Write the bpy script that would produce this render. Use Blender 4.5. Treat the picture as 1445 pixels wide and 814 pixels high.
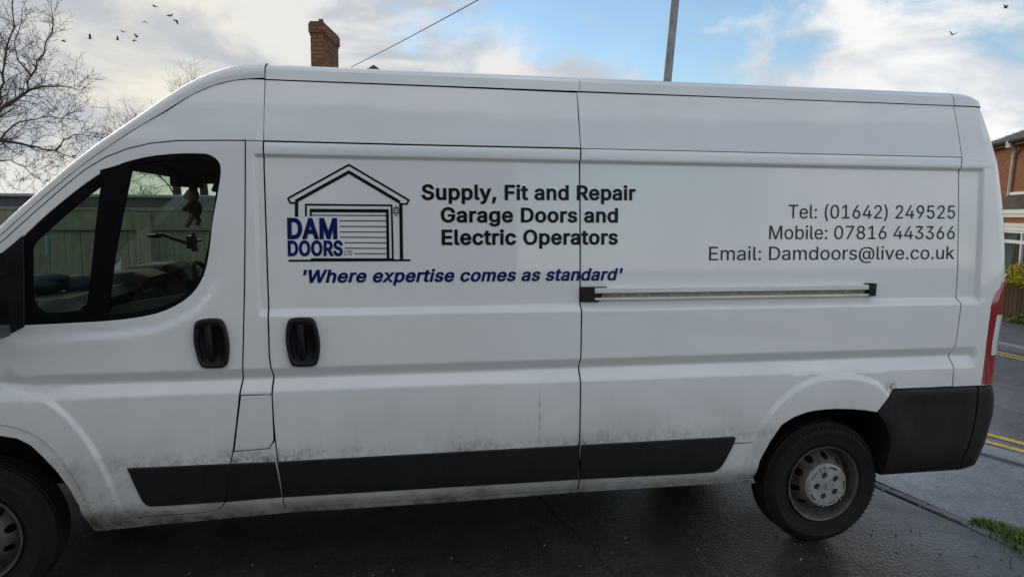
import bpy, math, random
import numpy as np
from math import sin, cos, pi, radians
from mathutils import Vector, Matrix
from mathutils.geometry import delaunay_2d_cdt

for o in list(bpy.data.objects):
    bpy.data.objects.remove(o)
SC = bpy.context.scene
COL = SC.collection
random.seed(4)
RNG = np.random.default_rng(4)

# ------------------------------------------------------------------ camera
cam = bpy.data.cameras.new('camera')
cam.sensor_width = 36.0
cam.lens = 24.15
cam.clip_start = 0.05
cam.clip_end = 3000
cam_ob = bpy.data.objects.new('camera', cam)
cam_ob.matrix_world = Matrix(((0.985213, 0.011926, -0.170916, 1.75807), (-0.1712, 0.107732, -0.979329, -3.18922),
                              (0.006733, 0.994108, 0.108181, 1.77929), (0, 0, 0, 1)))
COL.objects.link(cam_ob)
SC.camera = cam_ob

# ------------------------------------------------------------------ sky, sun, exposure
SC.view_settings.view_transform = 'Standard'
SC.view_settings.look = 'None'
SC.view_settings.exposure = 0.54
SC.view_settings.gamma = 1.0
SUN_DIR = Vector((-0.3351, 0.9335, 0.1577)).normalized()
SUN_EL = math.asin(SUN_DIR.z)
SUN_AZ = math.atan2(SUN_DIR.x, SUN_DIR.y)
world = bpy.data.worlds.new('World')
SC.world = world
world.use_nodes = True


def build_sky():
    nt = world.node_tree
    nt.nodes.clear()
    N = nt.nodes.new
    L = nt.links.new

    def math_(op, a, b=None, c=None, clamp=False):
        n = N('ShaderNodeMath')
        n.operation = op
        n.use_clamp = clamp
        for i, v in enumerate((a, b, c)):
            if v is None:
                continue
            if isinstance(v, (int, float)):
                n.inputs[i].default_value = v
            else:
                L(v, n.inputs[i])
        return n.outputs[0]

    def ramp(fac, a, b, ca=(0, 0, 0, 1), cb=(1, 1, 1, 1)):
        n = N('ShaderNodeValToRGB')
        n.color_ramp.interpolation = 'EASE'
        n.color_ramp.elements[0].position = a
        n.color_ramp.elements[0].color = ca
        n.color_ramp.elements[1].position = b
        n.color_ramp.elements[1].color = cb
        L(fac, n.inputs[0])
        return n.outputs[0]

    def mixc(f, a, b):
        n = N('ShaderNodeMix')
        n.data_type = 'RGBA'
        for s, v in ((0, f), (6, a), (7, b)):
            if isinstance(v, (int, float)):
                n.inputs[s].default_value = v
            elif isinstance(v, tuple):
                n.inputs[s].default_value = v
            else:
                L(v, n.inputs[s])
        return n.outputs[2]

    def noise(vec, scale, detail, rough, dist=0.0):
        n = N('ShaderNodeTexNoise')
        n.inputs['Scale'].default_value = scale
        n.inputs['Detail'].default_value = detail
        n.inputs['Roughness'].default_value = rough
        n.inputs['Distortion'].default_value = dist
        L(vec, n.inputs['Vector'])
        return n.outputs['Fac']

    tc = N('ShaderNodeTexCoord')
    sep = N('ShaderNodeSeparateXYZ')
    L(tc.outputs['Generated'], sep.inputs[0])
    zc = math_('MAXIMUM', sep.outputs['Z'], 0.0)
    mp = N('ShaderNodeMapping')
    mp.inputs['Location'].default_value = (SKY_SEED, 0.7, 0.3)
    mp.inputs['Rotation'].default_value = (0, radians(17), 0)
    mp.inputs['Scale'].default_value = (1.15, 1.0, 2.5)
    L(tc.outputs['Generated'], mp.inputs['Vector'])
    big = noise(mp.outputs[0], 2.1, 10.0, 0.56, 0.25)
    fine = noise(mp.outputs[0], 7.5, 9.0, 0.60, 0.4)
    # overcast thickens towards the sun (the left of the view)
    dot = N('ShaderNodeVectorMath')
    dot.operation = 'DOT_PRODUCT'
    L(tc.outputs['Generated'], dot.inputs[0])
    dot.inputs[1].default_value = SUN_DIR
    sd = math_('MAXIMUM', dot.outputs['Value'], 0.0)
    thick = math_('MULTIPLY', math_('POWER', sd, 9.0), 0.22)
    low = math_('MULTIPLY', math_('SUBTRACT', 0.22, zc), 0.35)
    dens = math_('ADD', math_('ADD', math_('ADD', math_('MULTIPLY', big, 0.72), math_('MULTIPLY', fine, 0.28)), thick), math_('MAXIMUM', low, -0.02))
    mask = math_('ADD', math_('MULTIPLY', ramp(dens, 0.435, 0.550), 0.90), 0.10)
    shade = noise(mp.outputs[0], 4.2, 9.0, 0.56, 0.5)
    cloud = mixc(ramp(shade, 0.39, 0.60), (0.45, 0.485, 0.535, 1), (0.70, 0.70, 0.695, 1))
    # clouds away from the sun are lit from the front and so are whiter; those towards it are seen from their grey side
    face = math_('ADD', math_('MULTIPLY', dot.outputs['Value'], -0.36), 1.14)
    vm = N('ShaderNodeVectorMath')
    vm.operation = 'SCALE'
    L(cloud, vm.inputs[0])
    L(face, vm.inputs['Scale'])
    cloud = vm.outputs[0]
    glow = math_('MULTIPLY', math_('POWER', sd, 70.0), ramp(shade, 0.30, 0.65))
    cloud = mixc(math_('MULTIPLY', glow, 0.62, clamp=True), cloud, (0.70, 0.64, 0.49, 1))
    sky = N('ShaderNodeTexSky')
    sky.sky_type = 'NISHITA'
    sky.sun_disc = False
    sky.sun_elevation = SUN_EL
    sky.sun_rotation = SUN_AZ
    sky.altitude = 20
    sky.air_density = 1.0
    sky.dust_density = 0.15
    sky.ozone_density = 2.6
    bg1 = N('ShaderNodeBackground')
    L(sky.outputs[0], bg1.inputs[0])
    bg1.inputs[1].default_value = 0.14
    bg2 = N('ShaderNodeBackground')
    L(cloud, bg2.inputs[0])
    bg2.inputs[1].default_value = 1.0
    mx = N('ShaderNodeMixShader')
    L(mask, mx.inputs[0])
    L(bg1.outputs[0], mx.inputs[1])
    L(bg2.outputs[0], mx.inputs[2])
    out = N('ShaderNodeOutputWorld')
    L(mx.outputs[0], out.inputs[0])


SKY_SEED = 2.2
build_sky()

sun = bpy.data.lights.new('sun', 'SUN')
sun.energy = 0.75
sun.angle = radians(24)
sun.color = (1.0, 0.86, 0.68)
sun_ob = bpy.data.objects.new('sun', sun)
sun_ob.rotation_mode = 'QUATERNION'
sun_ob.rotation_quaternion = SUN_DIR.to_track_quat('Z', 'Y')
sun_ob.location = (-20, 60, 20)
COL.objects.link(sun_ob)

# ------------------------------------------------------------------ measured outlines (metres) and glyph outlines
DATA = {"front_door":[[-0.0307,1.483],[0.1349,1.6449],[0.2746,1.7791],[0.3783,1.8755],[0.4706,1.9559],[0.5552,2.0103],[0.64,2.0468],[0.7326,2.0717],[0.839,2.0858],[0.9873,2.0907],[1.1233,2.0935],[1.1166,1.776],[1.1071,1.462],[1.0971,1.2399],[1.0894,1.0957],[1.085,1.0281],[1.0723,0.9604],[1.0541,0.8206],[1.0342,0.6892],[1.0199,0.6333],[1.0063,0.523],[0.994,0.4647],[0.9769,0.4363],[0.9506,0.4137],[0.9075,0.4018],[0.7112,0.3972],[0.5446,0.3956],[0.4406,0.3921],[0.4206,0.5116],[0.3862,0.5958],[0.3406,0.6856],[0.2972,0.7551],[0.2502,0.8051],[0.1969,0.8407],[0.1458,0.8603],[0.0973,0.871],[-0.0627,0.8978]],"door_window_black":[[0.9482,2.0338],[0.9744,2.0282],[0.9976,2.0148],[1.012,1.9982],[1.0198,1.9782],[1.0196,1.9396],[1.0016,1.8372],[0.9797,1.7297],[0.965,1.6134],[0.9418,1.5106],[0.9108,1.4485],[0.8653,1.3959],[0.7911,1.3503],[0.7123,1.3237],[0.6044,1.3072],[0.5054,1.3],[0.3251,1.293],[0.199,1.2896],[0.2135,1.6628],[0.3064,1.7564],[0.4125,1.8505],[0.4971,1.9191],[0.568,1.9624],[0.6387,1.9939],[0.7315,2.0182],[0.8379,2.0314]],"quarter_glass":[[0.5366,1.8957],[0.4579,1.3561],[0.4241,1.3475],[0.2992,1.3346],[0.2642,1.3503],[0.2425,1.3809],[0.2342,1.4202],[0.2401,1.5762],[0.2445,1.621],[0.2618,1.6508],[0.304,1.6897],[0.3747,1.7559],[0.4684,1.8407]],"door_glass":[[0.6538,1.9761],[0.7653,1.9995],[0.8952,2.0082],[0.9681,2.0035],[1.0,1.9856],[1.0111,1.9549],[0.9939,1.8371],[0.9696,1.6819],[0.9432,1.5668],[0.9332,1.5201],[0.9053,1.4641],[0.866,1.4178],[0.7859,1.3691],[0.6754,1.3399],[0.527,1.3242],[0.5564,1.529],[0.6057,1.7573]],"sail_panel":[[0.2191,1.6687],[0.2044,1.288],[0.1514,1.2589],[0.1044,1.2388],[0.0106,1.2351],[0.0222,1.4854],[0.1329,1.5915]],"cab_side":[[1.2048,2.3671],[1.134,2.3658],[1.0743,2.3586],[0.9859,2.3311],[0.899,2.2865],[0.7988,2.2114],[0.6989,2.1501],[0.5573,2.0494],[0.4355,1.9541],[0.2756,1.8088],[0.136,1.6746],[-0.0293,1.5155],[-0.0307,1.483],[0.1349,1.6449],[0.2746,1.7791],[0.3783,1.8755],[0.4706,1.9559],[0.5552,2.0103],[0.64,2.0468],[0.7326,2.0717],[0.839,2.0858],[0.9873,2.0907],[1.1233,2.0935],[1.201,2.0923]],"cab_edge":[[1.2048,2.3671],[1.134,2.3658],[1.0743,2.3586],[0.9859,2.3311],[0.899,2.2865],[0.7988,2.2114],[0.6989,2.1501],[0.5573,2.0494],[0.4355,1.9541],[0.2756,1.8088],[0.136,1.6746],[-0.0293,1.5155]],"cab_sil":[[1.0496,2.6231],[0.9518,2.615],[1.0301,2.4189],[0.9106,2.3683],[0.7942,2.2897],[0.679,2.1975],[0.6057,2.1425],[0.5058,2.0722],[0.4119,1.9939],[0.2489,1.8427],[0.1071,1.7058],[-0.0613,1.5436]],"b_pillar":[[1.1233,2.0935],[1.1986,2.0922],[1.1961,1.9799],[1.1983,1.7765],[1.2007,1.461],[1.2032,1.2375],[1.2031,1.1407],[1.207,1.0888],[1.2169,1.0313],[1.2127,0.9877],[1.2101,0.9501],[1.2132,0.831],[1.2175,0.7462],[1.2265,0.6328],[1.2378,0.5425],[1.2429,0.4737],[1.2434,0.3904],[1.0804,0.3942],[0.9056,0.3922],[0.9506,0.4137],[0.9769,0.4363],[0.994,0.4647],[1.0063,0.523],[1.0199,0.6333],[1.0342,0.6892],[1.0541,0.8206],[1.0723,0.9604],[1.085,1.0281],[1.0894,1.0957],[1.0971,1.2399],[1.1071,1.462],[1.1166,1.776]],"b_pillar_top":[[1.1233,2.0935],[1.1986,2.0922],[1.1961,1.9799],[1.1983,1.7765],[1.2007,1.461],[1.2032,1.2375],[1.2031,1.1407],[1.207,1.0888],[1.2169,1.0313],[1.2127,0.9877],[1.2105,0.9553],[1.0728,0.9571],[1.085,1.0281],[1.0894,1.0957],[1.0971,1.2399],[1.1071,1.462],[1.1166,1.776]],"b_pillar_foot":[[1.0366,0.697],[1.1917,0.7027],[1.2133,0.7397],[1.2177,0.7412],[1.2265,0.6328],[1.2378,0.5425],[1.2429,0.4737],[1.2434,0.3904],[1.0804,0.3942],[0.9056,0.3922],[0.9075,0.4018],[0.9506,0.4137],[0.9769,0.4363],[0.994,0.4647],[1.0063,0.523],[1.0199,0.6333]],"sliding_door":[[1.1986,2.0922],[1.1961,1.9799],[1.1983,1.7765],[1.2007,1.461],[1.2032,1.2375],[1.2031,1.1407],[1.207,1.0888],[1.2169,1.0313],[1.2127,0.9877],[1.2101,0.9501],[1.2132,0.831],[1.2175,0.7462],[1.2265,0.6328],[1.2378,0.5425],[1.2429,0.4737],[1.2434,0.3904],[2.0394,0.3915],[2.6679,0.3979],[2.6588,0.6],[2.6613,0.7446],[2.6606,0.9585],[2.6557,1.0291],[2.6607,1.099],[2.662,1.3146],[2.6601,1.3422],[2.6601,1.5139],[2.6577,1.7866],[2.6545,2.0267],[2.6565,2.0926],[1.9132,2.0913]],"sliding_door_top":[[1.2048,2.3671],[1.9176,2.3659],[2.6466,2.3631],[2.6491,2.2266],[2.6565,2.0926],[1.9132,2.0913],[1.1986,2.0922]],"quarter_top":[[2.6466,2.3631],[3.7104,2.3662],[4.7227,2.3657],[4.7334,2.2322],[4.7502,2.0934],[3.6933,2.093],[2.6565,2.0926]],"quarter_panel":[[2.6565,2.0926],[2.6545,2.0267],[2.6577,1.7866],[2.6601,1.5139],[2.6601,1.3422],[2.662,1.3146],[2.6607,1.099],[2.6557,1.0291],[2.6606,0.9585],[2.6613,0.7446],[2.6588,0.6],[2.6679,0.3979],[3.536,0.3909],[3.6279,0.3937],[3.6234,0.4111],[3.6363,0.5074],[3.6818,0.6088],[3.7433,0.6972],[3.8111,0.7359],[3.8828,0.7575],[3.9312,0.7649],[3.9924,0.768],[4.0542,0.768],[4.1375,0.7629],[4.2134,0.7546],[4.2924,0.7395],[4.3917,0.8614],[4.5546,0.8607],[4.7485,0.8617],[4.7481,0.9224],[4.7489,0.9692],[4.7323,1.03],[4.7411,1.051],[4.7544,1.1164],[4.7729,1.3122],[4.7605,1.3467],[4.7628,1.4989],[4.7541,1.801],[4.7466,2.0334],[4.7502,2.0934],[3.6933,2.093]],"rear_gap":[[4.7227,2.3657],[4.7334,2.2322],[4.7502,2.0934],[4.7466,2.0334],[4.7541,1.801],[4.7628,1.4989],[4.7605,1.3467],[4.7729,1.3122],[4.7544,1.1164],[4.7411,1.051],[4.7323,1.03],[4.7489,0.9692],[4.7481,0.9224],[4.7485,0.8617]],"sill":[[0.404,0.3241],[0.4398,0.3894],[0.7101,0.3926],[0.9065,0.3968],[1.2431,0.388],[2.0395,0.389],[2.6686,0.3943],[3.5376,0.3866],[3.6349,0.3864],[3.6575,0.3536],[3.5441,0.3695],[2.6704,0.3751],[2.0409,0.3617],[1.2415,0.3616],[0.8509,0.3434]],"front_lip":[[0.4406,0.3921],[0.4206,0.5116],[0.3862,0.5958],[0.3406,0.6856],[0.2972,0.7551],[0.2502,0.8051],[0.1969,0.8407],[0.1458,0.8603],[0.0973,0.871],[-0.0623,0.9039],[-0.0655,0.8549],[0.0947,0.8285],[0.1622,0.8127],[0.2152,0.7785],[0.259,0.7254],[0.3106,0.6553],[0.3565,0.575],[0.3903,0.4904],[0.3984,0.3843],[0.401,0.3226]],"fuel_flap":[[1.0767,0.956],[1.2102,0.9544],[1.2128,0.7431],[1.1914,0.7047],[1.0391,0.6989]],"mold_door":[[0.596,0.6432],[1.014,0.6393],[1.0063,0.5571],[0.9878,0.4692],[0.6823,0.4661],[0.6625,0.4748],[0.6461,0.4945]],"mold_pillar":[[1.0232,0.6391],[1.2126,0.6369],[1.2258,0.5569],[1.2354,0.4749],[0.999,0.4683],[1.0094,0.5228]],"mold_slide":[[1.2344,0.6367],[2.6482,0.6405],[2.6503,0.4721],[1.2526,0.4738]],"mold_rear":[[2.6707,0.6408],[3.4797,0.6426],[3.4842,0.6303],[3.4263,0.5079],[3.3971,0.4749],[3.3597,0.4637],[2.6648,0.4723]],"handle_door":[[0.9291,1.3084],[0.9636,1.3109],[0.9931,1.3093],[1.0103,1.3032],[1.022,1.2818],[1.0318,1.242],[1.0378,1.1941],[1.0375,1.1676],[1.0321,1.1198],[1.0255,1.0998],[1.0122,1.0896],[0.9912,1.087],[0.9466,1.0874],[0.9221,1.0914],[0.9136,1.1022],[0.9036,1.129],[0.896,1.1662],[0.8904,1.2032],[0.8897,1.24],[0.895,1.2819],[0.9034,1.3001]],"handle_slide":[[1.3098,1.3053],[1.3406,1.3074],[1.3818,1.3066],[1.3998,1.3025],[1.4123,1.2818],[1.4228,1.2383],[1.4287,1.1949],[1.4284,1.1569],[1.4223,1.1135],[1.4136,1.092],[1.4004,1.0826],[1.377,1.0812],[1.3304,1.0816],[1.3073,1.0856],[1.2973,1.0983],[1.2879,1.1338],[1.2821,1.1717],[1.2789,1.2094],[1.2821,1.2576],[1.289,1.287],[1.2969,1.3002]],"rail":[[2.7257,1.4227],[2.726,1.3644],[4.2152,1.3643],[4.2133,1.4223]],"rail_cap_front":[[2.6595,1.4276],[2.7895,1.4267],[2.747,1.3525],[2.6598,1.3538]],"rail_cap_rear":[[4.2049,1.4298],[4.2544,1.4289],[4.2524,1.3638],[4.2071,1.3618]],"seam_low":[[3.4833,0.6096],[3.6896,0.6111]],"flareR":[[3.5792,0.5875],[3.6329,0.6986],[3.7069,0.8011],[3.8033,0.8798],[3.9019,0.925],[3.9825,0.941],[4.0851,0.9413],[4.1894,0.9301],[4.2879,0.896],[4.3552,0.8358]],"flareF":[[0.1074,1.0395],[0.1883,1.0258],[0.2553,0.9924],[0.3217,0.9398],[0.3875,0.8615],[0.4524,0.7533],[0.4973,0.6377],[0.5274,0.5543]],"bump_front_edge":[[4.3917,0.8614],[4.2926,0.7375],[4.3465,0.6726],[4.3775,0.6044],[4.3893,0.5043],[4.3708,0.4416],[4.3816,0.3753]],"bump_seam":[[4.9015,0.858],[4.9009,0.7188],[4.881,0.5427],[4.848,0.4567],[4.8526,0.4035]],"bump_bottom":[[4.3816,0.3753],[4.5131,0.3757],[4.7297,0.3856],[4.8526,0.4035]],"recess_l":[[1.1547,2.0103],[1.1591,1.7763],[1.1629,1.3979],[1.1676,1.3343]],"recess_l2":[[1.1726,2.0106],[1.172,1.3978]],"recess_r":[[4.84,2.0276],[4.8629,1.8018],[4.8643,1.3261]],"recess_r2":[[4.8727,2.0281],[4.8935,1.802],[4.8988,1.3448]],"text":[["Supply, Fit and Repair","black",1,0,1.8947,1.8425,2.9369,1.8507,0.0663],["Garage Doors and","black",1,0,1.9828,1.7388,2.8477,1.7417,0.0652],["Electric Operators","black",1,0,1.9862,1.6335,2.8483,1.6347,0.0667],["'Where expertise comes as standard'","blue",1,0.22,1.3564,1.4619,2.8766,1.4592,0.0556],["Tel: (01642) 249525","black",0,0,3.7576,1.7646,4.731,1.7688,0.0695],["Mobile: 07816 443366","black",0,0,3.6533,1.6585,4.734,1.6599,0.069],["Email: Damdoors@live.co.uk","black",0,0,3.3274,1.5527,4.7369,1.5529,0.0681]],"logo_text":[["DAM","blue",1,0,1.2923,1.6623,1.5117,1.6625,0.0867],["DOORS","blue",1,0,1.2925,1.5848,1.5348,1.5845,0.064],["LTD","blue",1,0,1.5424,1.5857,1.5763,1.5861,0.0191]],"logo_strokes":[[0.0091,[[1.2962,1.8396],[1.5677,1.995],[1.838,1.8368]]],[0.0151,[[1.33,1.8271],[1.5672,1.9625],[1.7949,1.828]]],[0.0085,[[1.2974,1.8414],[1.3083,1.8205],[1.3355,1.8207]]],[0.0085,[[1.8374,1.8386],[1.8252,1.8199],[1.796,1.8208]]],[0.0151,[[1.335,1.8254],[1.3338,1.7581]]],[0.0151,[[1.799,1.8256],[1.7996,1.5629]]],[0.0085,[[1.3742,1.7606],[1.3752,1.8135],[1.7572,1.8133],[1.7602,1.5631]]],[0.0091,[[1.3959,1.7608],[1.3965,1.7937]]],[0.0157,[[1.3918,1.7872],[1.7433,1.788]]],[0.0127,[[1.7374,1.7933],[1.7381,1.5632]]],[0.0042,[[1.4012,1.7661],[1.7335,1.767]]],[0.0042,[[1.5216,1.742],[1.7332,1.7418]]],[0.0042,[[1.5224,1.7165],[1.7329,1.716]]],[0.0042,[[1.5226,1.6916],[1.7326,1.6908]]],[0.0042,[[1.5233,1.6672],[1.7323,1.6662]]],[0.0042,[[1.5415,1.6422],[1.7319,1.6409]]],[0.0042,[[1.5429,1.6172],[1.7316,1.6157]]],[0.0042,[[1.5863,1.5927],[1.7313,1.591]]],[0.0091,[[1.2949,1.5612],[1.841,1.5609]]],[0.0091,[[1.3919,1.5673],[1.762,1.5655]]],[0.003,[[1.7672,1.8014],[1.7886,1.8015],[1.7895,1.7787],[1.7657,1.7786],[1.7672,1.8014]]],[0.003,[[1.7731,1.8014],[1.7728,1.7786]]],[0.003,[[1.7826,1.8015],[1.7824,1.7787]]],[0.003,[[1.7696,1.8026],[1.778,1.811],[1.7862,1.8027]]],[0.003,[[1.7693,1.7774],[1.7774,1.7654],[1.7859,1.7775]]]],"lamp_edge":[[0.865,-0.052],[0.96,-0.048],[1.035,-0.044],[1.115,-0.044],[1.21,-0.052],[1.29,-0.056],[1.33,-0.048],[1.37,-0.02],[1.415,0.2]]}
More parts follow.
